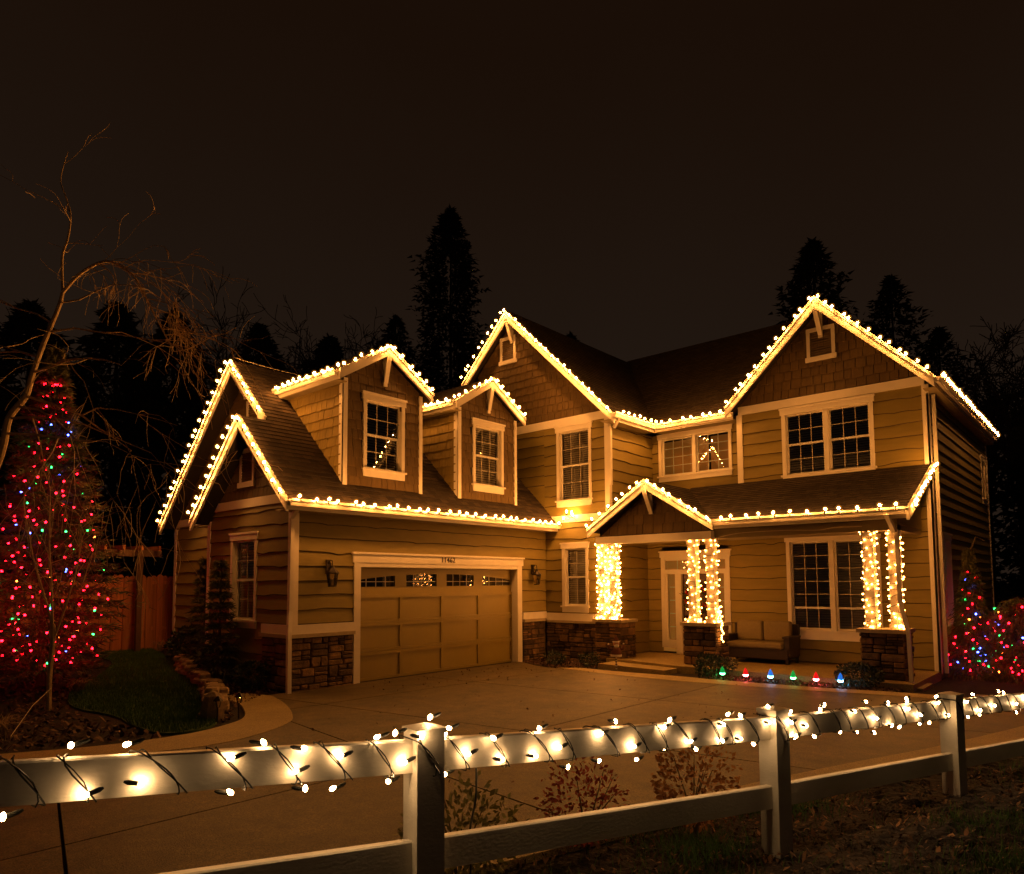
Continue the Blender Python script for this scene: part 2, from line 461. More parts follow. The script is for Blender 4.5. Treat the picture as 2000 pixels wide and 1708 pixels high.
STRIP_IN = [(2.17, -5.03), (2.70, -4.1), (2.80, -3.2), (2.55, -2.56), (2.20, -2.12), (1.49, -1.71), (0.54, -1.32), (-0.5, -1.12)]
STRIP_OUT = [(2.79, -5.17), (3.45, -4.4), (3.84, -3.45), (3.66, -2.71), (3.2, -2.01), (2.65, -1.58), (1.5, -0.99), (0.35, -0.55), (0.06, -0.5)]
si = smooth_curve([(1.2, -6.4)] + STRIP_IN); so = smooth_curve([(1.8, -6.6)] + STRIP_OUT)
kind(sheet('walkway', si + [(-0.5, -0.62)] + so[::-1], 'strip', 0.012), 'structure')
BED_OUT = smooth_curve([(0.12, 6.55), (1.2, 6.0), (2.47, 5.85), (3.53, 5.62), (5.32, 5.50), (7.77, 5.72), (8.91, 5.95), (9.9, 6.0)])
BED_IN = smooth_curve([(2.2, 6.3), (3.1, 6.2), (4.78, 6.22), (5.82, 6.15), (7.57, 6.25), (8.77, 6.5), (9.9, 6.6)])
BORDER = smooth_curve([(1.7, 5.98), (2.47, 5.84), (3.53, 5.60), (5.32, 5.48), (7.77, 5.70), (8.91, 5.93), (9.9, 5.98)])
kind(sheet('border_strip', BORDER + BED_IN[::-1], 'strip', 0.012), 'structure')
FI = [(8.62, -4.9), (9.30, -2.3), (9.85, -0.31), (10.36, 1.36), (10.89, 3.64), (11.2, 5.4), (11.0, 6.6), (10.4, 6.7), (9.9, 6.62)]
FO = [(8.98, -5.0), (9.55, -2.72), (10.2, -0.45), (10.83, 1.25), (11.4, 3.5), (11.75, 5.6), (11.4, 7.1), (10.4, 7.25), (9.9, 7.15)]
fi = smooth_curve([(8.1, -7.2), (8.35, -6.0)] + FI); fo = smooth_curve([(8.45, -7.3), (8.7, -6.1)] + FO)
fs_root = sheet('fence_border_strip', fi + fo[::-1], 'strip', 0.014); kind(fs_root, 'structure')
# the drive is cast in slabs with open control joints between them
drive_poly = [(0.0, 6.55)] + BED_OUT[1:] + [p for p in fi[::-1]] + [(7.6, -9.0), (6.9, -14), (-1.5, -14), (0.6, -8.6)] + so + [(0.0, -0.45)]
def driveway():
    root = bpy.data.objects.new('driveway', None); COL.objects.link(root); root['kind'] = 'structure'
    src = bmesh.new()
    f = src.faces.new([src.verts.new((x, y, 0)) for x, y in drive_poly])
    if f.normal.z < 0: f.normal_flip()
    bmesh.ops.triangulate(src, faces=src.faces[:])
    lines = [((1.95, 0), (1, 0)), ((0, -0.6), (0, 1)), ((3.0, -1.85), (.23, .97)), ((6.3, 0), (1, .06)), ((0, 3.0), (.02, 1)), ((5.22, -5.33), (.26, .966))]
    regs = [[]]
    def cut(bm, p, nrm, keep):
        bmesh.ops.bisect_plane(bm, geom=bm.verts[:] + bm.edges[:] + bm.faces[:], plane_co=(p[0] + nrm[0] * .011 * keep, p[1] + nrm[1] * .011 * keep, 0), plane_no=(nrm[0], nrm[1], 0), clear_inner=keep > 0, clear_outer=keep < 0)
    pieces = [src]
    for p, nrm in lines:
        nxt = []
        for b in pieces:
            for k in (1, -1):
                c = b.copy(); cut(c, p, nrm, k)
                if sum(q.calc_area() for q in c.faces) > 0.02: nxt.append(c)
                else: c.free()
            b.free()
        pieces = nxt
    for b in pieces:
        for _ in range(6):
            ed = [e_ for e_ in b.edges if e_.calc_length() > 1.4]
            if not ed: break
            bmesh.ops.subdivide_edges(b, edges=ed, cuts=1); bmesh.ops.triangulate(b, faces=b.faces[:])
        ext = bmesh.ops.extrude_face_region(b, geom=b.faces[:])
        ts = set(g for g in ext['geom'] if isinstance(g, bmesh.types.BMVert))
        for v in b.verts: v.co.z = gh(v.co.x, v.co.y) + (0.006 if v in ts else -0.1)
        bmesh.ops.recalc_face_normals(b, faces=b.faces[:])
        me = bpy.data.meshes.new('slab'); b.to_mesh(me); b.free(); me.materials.append(MT['drive'])
        o = bpy.data.objects.new('slab', me); COL.objects.link(o); o.parent = root
driveway()
# porch floor
pf = MB()
FG = Fr((0, 0, 0), (1, 0, 0), (0, 1, 0))
pf.prism(FG, [(2.08, 7.5), (4.3, 7.1), (8.95, 7.1), (8.95, 9.6), (2.08, 9.6)], -.3, .15)
pf.prism(FG, [(2.35, 6.75), (4.25, 6.55), (4.25, 7.08), (2.35, 7.42)], -.3, .10)
kind(pf.build('porch_floor', 'strip'), 'structure')
LAWN = smooth_curve([(-9.2, 0.6), (-5.3, 0.1), (-2.2, -0.75), (0.24, -1.62), (1.75, -2.25), (2.45, -2.78), (2.38, -3.3), (1.2, -3.25), (-0.1, -3.05), (-1.6, -3.2), (-3.22, -2.6), (-4.2, -1.9), (-6.24, -0.97), (-9.0, -1.2)], 5, True)
kind(sheet('lawn', LAWN, 'lawnbase', 0.0, .05), 'structure')

# ================================================================== HOUSE
H = thing('house', 'two storey tan gabled house with wavy siding, attached garage and porch', 'house')

def planks(wall, F, u0, u1, z0, z1, openings=(), exposure=0.28, wavy=1.0, upoly=None, m='siding', nbase=0.0):
    """lap siding, one mesh per board; openings are (u0,u1,z0,z1) of the trim"""
    z = z0; k = 0
    while z < z1 - 0.03:
        zt = min(z + exposure, z1)
        segs = [(u0, u1)]
        for (a, b, c, d) in openings:
            if c < zt - .06 and d > z + .06:
                ns = []
                for (p, q) in segs:
                    if b <= p or a >= q: ns.append((p, q)); continue
                    if a - p > .04: ns.append((p, a + .03))
                    if q - b > .04: ns.append((b - .03, q))
                segs = ns
        ph = [random.uniform(0, 6.3) for _ in range(4)]; am = random.uniform(.6, 1.5) * wavy
        kn = [(random.uniform(u0, u1), random.uniform(.012, .03) * wavy) for _ in range(max(1, int((u1 - u0) / 1.6)))]
        for (p, q) in segs:
            if q - p < .03: continue
            n = max(2, int((q - p) / .11)); mb = MB(); rows = []
            for i in range(n + 1):
                u = p + (q - p) * i / n
                w = am * (.007 * math.sin(u * 2.1 + ph[0]) + .006 * math.sin(u * 4.7 + ph[1]) + .003 * math.sin(u * 11 + ph[2]))
                for (ku, ka) in kn: w -= ka * math.exp(-((u - ku) / .12) ** 2)
                zb = max(z + w - .008, z0 - .0) if k else z
                rows.append((F.p(u, zb, nbase + .002), F.p(u, zb + .002, nbase + .026), F.p(u, zb + .015, nbase + .036), F.p(u, zt + .014, nbase + .005)))
            for i in range(n):
                a, b = rows[i], rows[i + 1]
                mb.face([a[0], b[0], b[1], a[1]]); mb.face([a[1], b[1], b[2], a[2]]); mb.face([a[2], b[2], b[3], a[3]])
            o = mb.build('plank', m, wall); o.data.materials.append(MT['edge_shade'])  # second slot darkens underside and lip as a painted shadow line
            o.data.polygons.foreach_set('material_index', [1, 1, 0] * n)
        z += exposure; k += 1

def wallmesh(name, F, poly, t=.12, m='siding', openings=()):
    """solid wall panel behind the cladding, with real openings"""
    us = sorted(set([min(p[0] for p in poly), max(p[0] for p in poly)] + [o[i] for o in openings for i in (0, 1)]))
    zs = sorted(set([min(p[1] for p in poly), max(p[1] for p in poly)] + [o[i] for o in openings for i in (2, 3)]))
    mb = MB()
    for i in range(len(us) - 1):
        for j in range(len(zs) - 1):
            a, b, c, d = us[i], us[i + 1], zs[j], zs[j + 1]
            mu, mz = (a + b) / 2, (c + d) / 2
            if any(o[0] < mu < o[1] and o[2] < mz < o[3] for o in openings): continue
            q = clip([(a, c), (b, c), (b, d), (a, d)], poly)
            if q: mb.prism(F, q, -t, 0)
    return mb.build(name, m, H)

SH = []    # (apparent size, F, poly, material, parent wall, n)
def shingles(wall, F, poly, m='shingle', w=(.13, .26), exp_=.2, stagger=.02, openings=()):
    u0, u1 = min(p[0] for p in poly), max(p[0] for p in poly); z0, z1 = min(p[1] for p in poly), max(p[1] for p in poly)
    z = z0
    while z < z1:
        u = u0 - random.uniform(0, w[1])
        while u < u1:
            ww = random.uniform(*w); zb = z - random.uniform(0, stagger)
            if zb < z0: zb = z0
            g_ = random.uniform(.004, .009); r = [(u + g_, zb), (u + ww - g_, zb), (u + ww - g_, z + exp_ + .01), (u + g_, z + exp_ + .01)]
            q = clip(r, poly)
            bad = any(o[0] + .04 < (u + u + ww) / 2 < o[1] - .04 and o[2] + .05 < z + exp_ / 2 < o[3] - .05 for o in openings)
            if q and area(q) > .001 and not bad:
                c = F.p(sum(p[0] for p in q) / len(q), sum(p[1] for p in q) / len(q))
                dst = (c - CAM).length; fac = abs(F.N.dot((CAM - c).normalized()))
                SH.append((area(q) * fac / dst ** 2, F, q, m, wall, z, exp_))
            u += ww
        z += exp_
def shingle_geo(mb, F, q, z, ex):
    def n(zz): return .034 - .028 * max(0, min(1, (zz - z) / ex))
    k = len(q)
    v = [F.p(a, b, .002) for a, b in q] + [F.p(a, b, n(b)) for a, b in q]
    mb.poly(v, [tuple(range(k, 2 * k))] + [(i, (i + 1) % k, k + (i + 1) % k, k + i) for i in range(k)])

def flush_shingles():
    SH.sort(key=lambda s: -s[0])
    rest = {}
    for i, (sz, F, q, m, wall, z, ex) in enumerate(SH):
        if i < 300:
            mb = MB(); shingle_geo(mb, F, q, z, ex); mb.build('shingle', m, wall)
        else:
            shingle_geo(rest.setdefault(m, MB()), F, q, z, ex)
    for m, mb in rest.items():
        kind(mb.build('shingle_cladding', m, H), 'stuff')

def rake(F, apex, foot, n0, n1, d=.22, name='rake_board'):
    (au, az), (fu, fz) = apex, foot
    P = [(fu, fz), (au, az), (au, az - d * 1.18), (fu, fz - d * 1.05)]
    if au < fu: P = P[::-1]
    P2 = [(fu, fz + .004), (au, az + .004), (au, az - .085), (fu, fz - .075)]
    if au < fu: P2 = P2[::-1]
    mb = MB()
    P = P if ccw(P) else P[::-1]; P2 = P2 if ccw(P2) else P2[::-1]
    mb.prism(F, P, n0, n1); mb.prism(F, P2, n1, n1 + .025)
    return mb.build(name, 'trim', H)
def ccw(p): return sum(p[i][0] * p[(i + 1) % len(p)][1] - p[(i + 1) % len(p)][0] * p[i][1] for i in range(len(p))) > 0

def roof(pts_list, name='roof', m='roof', th=.1, courses=True, ex=.14):
    """pts_list: convex polygons (3-D). First two points of the first polygon run along the eave, seen from outside left to right"""
    mb = MB()
    A = Vector(pts_list[0][0]); B = Vector(pts_list[0][1]); C = Vector(pts_list[0][2])
    U = (B - A).normalized(); N = U.cross(C - A).normalized()
    if N.z < 0: N = -N
    V = N.cross(U)
    F = Fr(A, U, V)
    for pts in pts_list:
        q = [((Vector(p) - A).dot(U), (Vector(p) - A).dot(V)) for p in pts]
        if not ccw(q): q = q[::-1]
        mb.prism(F, q, -th, 0)
        if courses:
            s0 = min(p[1] for p in q); s1 = max(p[1] for p in q); a = min(p[0] for p in q) - .1; b = max(p[0] for p in q) + .1
            s = math.floor(s0 / ex) * ex
            while s < s1:
                c = clip([(a, s), (b, s), (b, s + ex + .02), (a, s + ex + .02)], q)
                if c:
                    def n(t): return .020 - .017 * (t - s) / (ex + .02)
                    mb.face([F.p(x, y, n(y)) for x, y in c], [(x + 7.3, y + .0002) for x, y in c])
                    k = len(c)
                    for i in range(k):
                        p, r = c[i], c[(i + 1) % k]
                        if abs(p[1] - s) < 1e-4 and abs(r[1] - s) < 1e-4:
                            mb.face([F.p(p[0], p[1], .001), F.p(r[0], r[1], .001), F.p(r[0], r[1], n(s)), F.p(p[0], p[1], n(s))], [(p[0], p[1])] * 4)
                s += ex
    return mb.build(name, m, H)

def gutter(a, b, out, name='gutter', h=.13, d=.12):
    """K-style gutter from a to b (top back edge), out = outward horizontal direction"""
    a = Vector(a); b = Vector(b); o = Vector(out).normalized(); u = (b - a).normalized()
    prof = [(0, 0), (0, -h), (d * .62, -h), (d * .8, -h * .55), (d, -h * .35), (d, 0), (d - .015, 0), (d - .015, -.03), (.01, -.03), (.01, 0)]
    mb = MB(); k = len(prof)
    vs = [c + o * x + ZV * z for c in (a, b) for x, z in prof]
    fs = [(i, (i + 1) % k, k + (i + 1) % k, k + i) for i in range(k)] + [tuple(range(k)), tuple(reversed(range(k, 2 * k)))]
    mb.poly(vs, fs)
    # fascia board below and behind
    q = [a - o * .03 + ZV * .0, b - o * .03, b - o * .03 - ZV * .2, a - o * .03 - ZV * .2, a - o * .003, b - o * .003, b - o * .003 - ZV * .2, a - o * .003 - ZV * .2]
    mb.poly(q, [(0, 1, 2, 3), (7, 6, 5, 4), (0, 4, 5, 1), (3, 2, 6, 7), (1, 5, 6, 2), (0, 3, 7, 4)])
    ob = mb.build(name, 'trim', H)
    bm = bmesh.new(); bm.from_mesh(ob.data); bmesh.ops.recalc_face_normals(bm, faces=bm.faces[:]); bm.to_mesh(ob.data); bm.free()
    return ob

def trimbox(name, F, u0, u1, z0, z1, n0=0.0, n1=.04, m='trim'):
    mb = MB(); mb.box(F, u0, u1, z0, z1, n0, n1); return mb.build(name, m, H)

def bracket(F, u, z, n_wall, reach, drop):
    """knee brace under a gable apex"""
    mb = MB()
    a = F.p(u, z - .02, n_wall + reach); b = F.p(u, z - drop, n_wall + .03)
    mb.beam(a, b, .1, .1, F.U)
    mb.beam(F.p(u, z + .02, n_wall), F.p(u, z + .02, n_wall + reach + .06), .1, .1)
    mb.beam(F.p(u, z - drop - .08, n_wall + .03), F.p(u, z + .02, n_wall + .03), .1, .06, F.N)
    return mb.build('knee_bracket', 'trim', H)

def window(F, u0, u1, z0, z1, units=1, split=.5, grid=(3, 2), grid2=None, back='blind', casement=False, apron=.16, head=.15, side=.085, backslat=.058):
    """returns opening; casing, sashes, panes, muntin bars and blind are all meshes"""
    w = MB()
    o0, o1, oz0, oz1 = u0 + side, u1 - side, z0 + apron, z1 - head
    w.box(F, u0 - .03, u1 + .03, z1 - head, z1, .0, .055)
    w.box(F, u0 - .045, u1 + .045, z1 - .03, z1 + .012, .0, .075)
    w.box(F, u0, o0, oz0, z1 - head, .0, .045); w.box(F, o1, u1, oz0, z1 - head, .0, .045)
    w.box(F, u0 - .035, u1 + .035, oz0 - .04, oz0, .0, .085)
    w.box(F, u0, u1, z0, oz0 - .04, .0, .05)
    # jamb liner
    for (a, b, c, d) in ((o0 - .01, o0 + .006, oz0, oz1), (o1 - .006, o1 + .01, oz0, oz1), (o0, o1, oz0 - .01, oz0 + .006), (o0, o1, oz1 - .006, oz1 + .01)):
        w.box(F, a, b, c, d, -.14, .02)
    W = w.build('window', 'trim', H)
    grid2 = grid2 or grid
    uw = (o1 - o0) / units
    for k in range(units):
        a = o0 + k * uw + (.05 if k else 0); b = o0 + (k + 1) * uw - (.05 if k < units - 1 else 0)
        if k:
            mb = MB(); mb.box(F, a - .1, a, oz0, oz1, -.1, .04); mb.build('mullion', 'trim', W)
        zs = oz0 + (oz1 - oz0) * split
        parts = [(oz0, oz1, grid, -.05)] if casement else [(zs - .025, oz1, grid, -.045), (oz0, zs + .025, grid2, -.075)]
        for (c, d, g, n) in parts:
            fr = .04
            s = MB()
            s.box(F, a, a + fr, c, d, n - .03, n); s.box(F, b - fr, b, c, d, n - .03, n)
            s.box(F, a + fr, b - fr, c, c + fr * 1.15, n - .03, n + .001); s.box(F, a + fr, b - fr, d - fr, d, n - .03, n + .001)
            s.build('sash', 'sash', W)
            q = MB()
            q.face([F.p(a + fr, c + fr, n - .016), F.p(b - fr, c + fr, n - .016), F.p(b - fr, d - fr, n - .016), F.p(a + fr, d - fr, n - .016)])
            q.build('pane', 'glass', W)
            mm = MB(); t = .0075
            for i in range(1, g[0]):
                u = a + fr + (b - a - 2 * fr) * i / g[0]; mm.box(F, u - t, u + t, c + fr, d - fr, n - .014, n - .004)
            for j in range(1, g[1]):
                z = c + fr + (d - c - 2 * fr) * j / g[1]; mm.box(F, a + fr, b - fr, z - t, z + t, n - .0145, n - .0045)
            if mm.v: mm.build('muntin_grid', 'muntin', W)
        if back == 'blind':
            bl = MB(); z = oz1 - .05; tilt = .024
            while z > oz0 + .03:
                bl.face([F.p(a + .03, z - tilt, -.13), F.p(b - .03, z - tilt, -.13), F.p(b - .03, z + tilt, -.165), F.p(a + .03, z + tilt, -.165)])
                z -= backslat
            bl.box(F, a + .03, b - .03, oz1 - .05, oz1, -.17, -.12)
            bl.build('blind', 'blind', W)
        bx = MB()
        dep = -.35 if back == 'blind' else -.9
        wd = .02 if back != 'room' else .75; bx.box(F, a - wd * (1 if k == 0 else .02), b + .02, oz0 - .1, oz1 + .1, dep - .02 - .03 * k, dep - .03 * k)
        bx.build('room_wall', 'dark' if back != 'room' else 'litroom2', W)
    return W
def op(u0, u1, z0, z1, apron=.16, head=.15, side=.085): return (u0 + side - .005, u1 - side + .005, z0 + apron - .005, z1 - head + .005)

def vent(F, u0, u1, z0, z1):
    w = MB()
    w.box(F, u0, u1, z1 - .09, z1, 0, .05); w.box(F, u0, u0 + .08, z0 + .11, z1 - .09, 0, .045); w.box(F, u1 - .08, u1, z0 + .11, z1 - .09, 0, .045)
    w.box(F, u0 - .03, u1 + .03, z0, z0 + .11, 0, .07)
    V = w.build('gable_vent', 'trim', H)
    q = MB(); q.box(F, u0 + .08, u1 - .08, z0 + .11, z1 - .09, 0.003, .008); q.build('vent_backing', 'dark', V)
    z = z0 + .13
    while z < z1 - .12:
        l = MB()
        l.face([F.p(u0 + .08, z, .038), F.p(u1 - .08, z, .038), F.p(u1 - .08, z + .045, .012), F.p(u0 + .08, z + .045, .012)])
        l.face([F.p(u0 + .08, z, .038), F.p(u0 + .08, z - .006, .034), F.p(u1 - .08, z - .006, .034), F.p(u1 - .08, z, .038)])
        l.build('slat', 'louvre', V); z += .055
    return V

NST = [0]
def stones(wall, F, u0, u1, z0, z1, n=.0, big=.12, seed=0, proud=.05):
    rs = random.Random(seed)
    cells = []
    def split(a, b, c, d, dep=0):
        w, h = b - a, d - c
        lim_h = rs.choice([.045, .06, .08, .13]); lim_w = rs.choice([.18, .26, .36])
        if w * h < .075 and rs.random() < big and w < .5 and h < .34 and w / h < 3: cells.append((a, b, c, d)); return
        if h > lim_h * 1.7 and (h > w * .42 or w < lim_w):
            t = c + h * rs.uniform(.35, .65); split(a, b, c, t); split(a, b, t, d)
        elif w > lim_w * 1.5:
            t = a + w * rs.uniform(.35, .65); split(a, t, c, d); split(t, b, c, d)
        else: cells.append((a, b, c, d))
    split(u0, u1, z0, z1)
    for (a, b, c, d) in cells:
        g = .007; w, h = b - a, d - c; j = min(w, h) * .13
        r = lambda: rs.uniform(0, j)
        pts = [(a + g + r(), c + g + r() * .6), ((a + b) / 2 + rs.uniform(-j, j), c + g + r() * .3), (b - g - r(), c + g + r() * .6), (b - g - r() * .4, (c + d) / 2), (b - g - r(), d - g - r() * .6), ((a + b) / 2 + rs.uniform(-j, j), d - g - r() * .3), (a + g + r(), d - g - r() * .6), (a + g + r() * .4, (c + d) / 2)]
        pr = proud * rs.uniform(.45, 1.1); cu, cz = (a + b) / 2, (c + d) / 2; f = 1 - min(.35, .018 / min(w, h) * 1.6)
        k = 8; mb = MB()
        v = [F.p(x, y, n) for x, y in pts] + [F.p(x, y, n + pr * .7) for x, y in pts] + [F.p(cu + (x - cu) * f, cz + (y - cz) * f, n + pr + rs.uniform(-.006, .008)) for x, y in pts]
        fs = [(i, (i + 1) % k, k + (i + 1) % k, k + i) for i in range(k)] + [(k + i, k + (i + 1) % k, 2 * k + (i + 1) % k, 2 * k + i) for i in range(k)] + [tuple(range(2 * k, 3 * k))]
        mb.poly(v, fs); mb.build('stone', 'stone', wall); NST[0] += 1

# ---- frames of the walls
G = fx(0.0); E = fy(0.0); BG = fy(0.63); F1 = fy(7.75); S1 = fx(2.08); W4 = fy(9.95); D = fy(9.6); RW = fx(8.92)

# ---- garage wing: wall facing the drive
GO = [(1.55, 6.5, -.5, 2.38)]
gw = wallmesh('garage_wall', G, [(-.0, -.5), (7.75, -.5), (7.75, 3.5), (0, 3.5)], openings=GO)
planks(gw, G, 0.09, 7.72, 1.26, 3.42, openings=[(1.39, 6.7, -1, 2.68)])
trimbox('corner_board', G, -.045, .1, 1.255, 3.42, 0, .045)
trimbox('water_table', G, -.06, 1.39, 1.08, 1.255, .0, .07); trimbox('water_table', G, 6.70, 7.68, 1.08, 1.255, .0, .07)
trimbox('stone_cap', G, -.08, 1.38, 1.01, 1.08, .0, .12, 'cap'); trimbox('stone_cap', G, 6.71, 7.60, 1.01, 1.08, .0, .12, 'cap')
b1 = trimbox('stone_base', G, -.02, 1.38, -.3, 1.01, 0, .03, 'mortar'); stones(b1, G, -.05, 1.375, -.06, 1.005, .028, .5, 5)
b2 = trimbox('stone_base', G, 6.72, 7.62, -.3, 1.01, 0, .03, 'mortar'); stones(b2, G, 6.72, 7.62, -.12, 1.005, .028, .2, 6)
# garage opening trim
mb = MB()
mb.box(G, 1.39, 1.55, -.05, 2.47, 0, .05); mb.box(G, 6.5, 6.68, -.05, 2.47, 0, .05)
mb.box(G, 1.36, 6.73, 2.47, 2.66, 0, .058); mb.box(G, 1.33, 6.76, 2.645, 2.685, 0, .085)
mb.box(G, 1.55, 6.5, 2.38, 2.47, -.02, .045)
mb.box(G, 1.53, 1.555, -.05, 2.40, -.2, .0); mb.box(G, 6.495, 6.52, -.05, 2.40, -.2, .0); mb.box(G, 1.53, 6.52, 2.375, 2.40, -.2, .0)
mb.build('garage_door_trim', 'trim', H)
def garage_door():
    n0 = -.17; ya, yb = 1.56, 6.49; zt = 2.375; z0 = .012
    mb = MB(); mb.box(G, ya, yb, z0 - .2, 1.80, n0 - .05, n0)
    rows = [(.0, .6), (.6, 1.2), (1.2, 1.8)]
    cw = (yb - ya) / 4
    # top section: frame of boards around the four lights
    def arch(y):
        t = (y - (ya + yb) / 2) / ((yb - ya) / 2); return 2.10 + .145 * (1 - abs(t) ** 2.2)
    lights = []
    for k in range(4):
        a = ya + k * cw + (.05 if k in (0,) else .16); b = ya + (k + 1) * cw - (.05 if k == 3 else .16)
        n = 8; us = [a + (b - a) * i / n for i in range(n + 1)]
        lights.append((a, b, us)); zb = 1.965
        prev = ya + k * cw
        mb.box(G, ya + k * cw, a, 1.80, zt, n0 - .05, n0); mb.box(G, b, ya + (k + 1) * cw, 1.80, zt, n0 - .05, n0)
        mb.box(G, a, b, 1.80, zb, n0 - .05, n0)
        for i in range(n):
            mb.prism(G, [(us[i], arch(us[i])), (us[i + 1], arch(us[i + 1])), (us[i + 1], zt), (us[i], zt)], n0 - .05, n0)
    DO = mb.build('garage_door', 'gdoor', H)
    for (a, b, us) in lights:
        q = MB()
        q.face([G.p(a, 1.965, n0 - .03), G.p(b, 1.965, n0 - .03)] + [G.p(u, arch(u), n0 - .03) for u in us[::-1]]); q.build('pane', 'glass', DO)
        q = MB()
        for i in range(1, 4):
            u = a + (b - a) * i / 4; q.box(G, u - .007, u + .007, 1.965, arch(u), n0 - .028, n0 - .018)
        q.box(G, a, b, 2.065, 2.079, n0 - .0275, n0 - .0185); q.build('muntin_grid', 'muntin', DO)
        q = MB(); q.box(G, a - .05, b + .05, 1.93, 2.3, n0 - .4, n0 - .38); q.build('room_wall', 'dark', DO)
    # recessed panels: stiles and rails stand proud
    for r, (c, d) in enumerate(rows + [(1.8, 2.375)]):
        for k in range(4):
            a = ya + k * cw; b = a + cw
            if r == 3: continue
            f = MB(); t = .045
            f.box(G, a + .002, a + t, c + .006, d - .006, n0 + .001, n0 + .034); f.box(G, b - t, b - .002, c + .006, d - .006, n0 + .001, n0 + .034)
            f.box(G, a + t, b - t, c + .004, c + .06, n0 + .001, n0 + .0345); f.box(G, a + t, b - t, d - .075, d - .004, n0 + .001, n0 + .0345)
            f.prism(G, [(a + t + .012, c + .072), (b - t - .012, c + .072), (b - t - .012, d - .087), (a + t + .012, d - .087)], n0 + .001, n0 + .006)
            f.build('panel', 'gdoor', DO)
    q = MB(); q.box(G, ya, yb, -.02, z0 + .012, n0 - .02, n0 + .004); q.build('rubber_seal', 'ink', DO)
garage_door()

# ---- garage wing: end wall facing left front (extension) and the wider gable behind it
ew = wallmesh('garage_end_wall', E, [(-3.4, -.5), (0, -.5), (0, 3.6), (-1.45, 5.2), (-3.4, 3.4)], openings=[op(-2.35, -1.28, 1.14, 3.1)])
planks(ew, E, -3.34, -.05, 1.26, 3.62, openings=[(-2.35, -1.28, 1.14, 3.12)])
planks(ew, E, -3.34, -1.0, .1, 1.24, openings=[(-2.35, -1.28, 1.14, 3.12)])
b3 = trimbox('stone_base', E, -1.0, .0, -.3, 1.01, 0, .03, 'mortar'); stones(b3, E, -1.0, -.0, 0, 1.0, .028, .3, 9)
trimbox('water_table', E, -1.0, .03, 1.08, 1.255, 0, .07); trimbox('stone_cap', E, -1.0, .05, 1.01, 1.08, 0, .12, 'cap')
trimbox('band_board', E, -3.4, -.02, 3.62, 3.80, 0, .05)
trimbox('corner_board', E, -3.42, -3.3, -.1, 3.6, 0, .045); trimbox('corner_board', E, -.1, .04, 1.255, 3.6, 0, .045)
shingles(ew, E, [(-3.3, 3.82), (.05, 3.82), (-1.43, 5.3)])
window(E, -2.35, -1.28, 1.14, 3.1, grid=(2, 2))
vent(E, -2.05, -1.45, 4.05, 4.87)
bw = wallmesh('garage_end_wall', BG, [(-6.55, -.5), (-3.3, -.5), (-1.0, 3.5), (-1.6, 5.4), (-3.05, 6.8), (-6.55, 3.3)])
planks(bw, BG, -6.5, -3.4, .1, 3.5)
trimbox('band_board', BG, -6.55, -3.4, 3.50, 3.68, 0, .05); trimbox('corner_board', BG, -6.58, -6.46, -.1, 3.5, 0, .045)
shingles(bw, BG, [(-6.4, 3.7), (-1.0, 3.7), (-1.0, 4.8), (-3.05, 6.85)])
vent(BG, -3.0, -2.42, 5.35, 6.2)
ER = fy(-.4); BR = fy(.23)
roof([[(.45, -.4, 3.58), (.45, .23, 3.58), (-1.42, .23, 5.45), (-1.42, -.4, 5.45)], [(.45, .23, 3.58), (.45, 7.75, 3.58), (-3.05, 7.75, 7.08), (-3.05, .23, 7.08)]])
roof([[(-3.45, .63, 3.42), (-3.45, -.4, 3.42), (-1.42, -.4, 5.45), (-1.42, .63, 5.45)]])
roof([[(-6.6, 9.0, 3.53), (-6.6, .23, 3.53), (-3.05, .23, 7.08), (-3.05, 9.0, 7.08)]])
rake(ER, (-1.42, 5.47), (-3.45, 3.44), -.02, .03); rake(ER, (-1.42, 5.47), (.45, 3.60), -.02, .03)
rake(BR, (-3.05, 7.10), (-6.6, 3.55), -.02, .03); rake(BR, (-3.05, 7.10), (-1.5, 5.55), -.02, .03)
bracket(E, -1.42, 5.22, .0, .36, .5); bracket(BG, -3.05, 6.85, .0, .36, .5)
gutter((.45, -.38, 3.60), (.45, 7.74, 3.60), (1, 0, 0))
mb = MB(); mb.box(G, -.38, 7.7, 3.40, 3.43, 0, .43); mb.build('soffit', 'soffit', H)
mb = MB(); mb.box(BG, -5.9, -5.15, 5.55, 5.72, -1.2, -1.0); mb.build('eave_return', 'trim', H)
# downspout at the garage corner
mb = MB()
mb.beam((.40, -.15, 3.45), (.12, -.12, 3.28), .08, .06); mb.beam((.12, -.10, 3.3), (.10, -.10, 1.5), .08, .07, Vector((1, 0, 0))); mb.beam((.10, -.10, 1.52), (.17, -.16, 1.12), .08, .07, Vector((1, 0, 0))); mb.beam((.17, -.16, 1.14), (.19, -.16, .0), .08, .07, Vector((1, 0, 0)))
mb.build('downspout', 'trim', H)

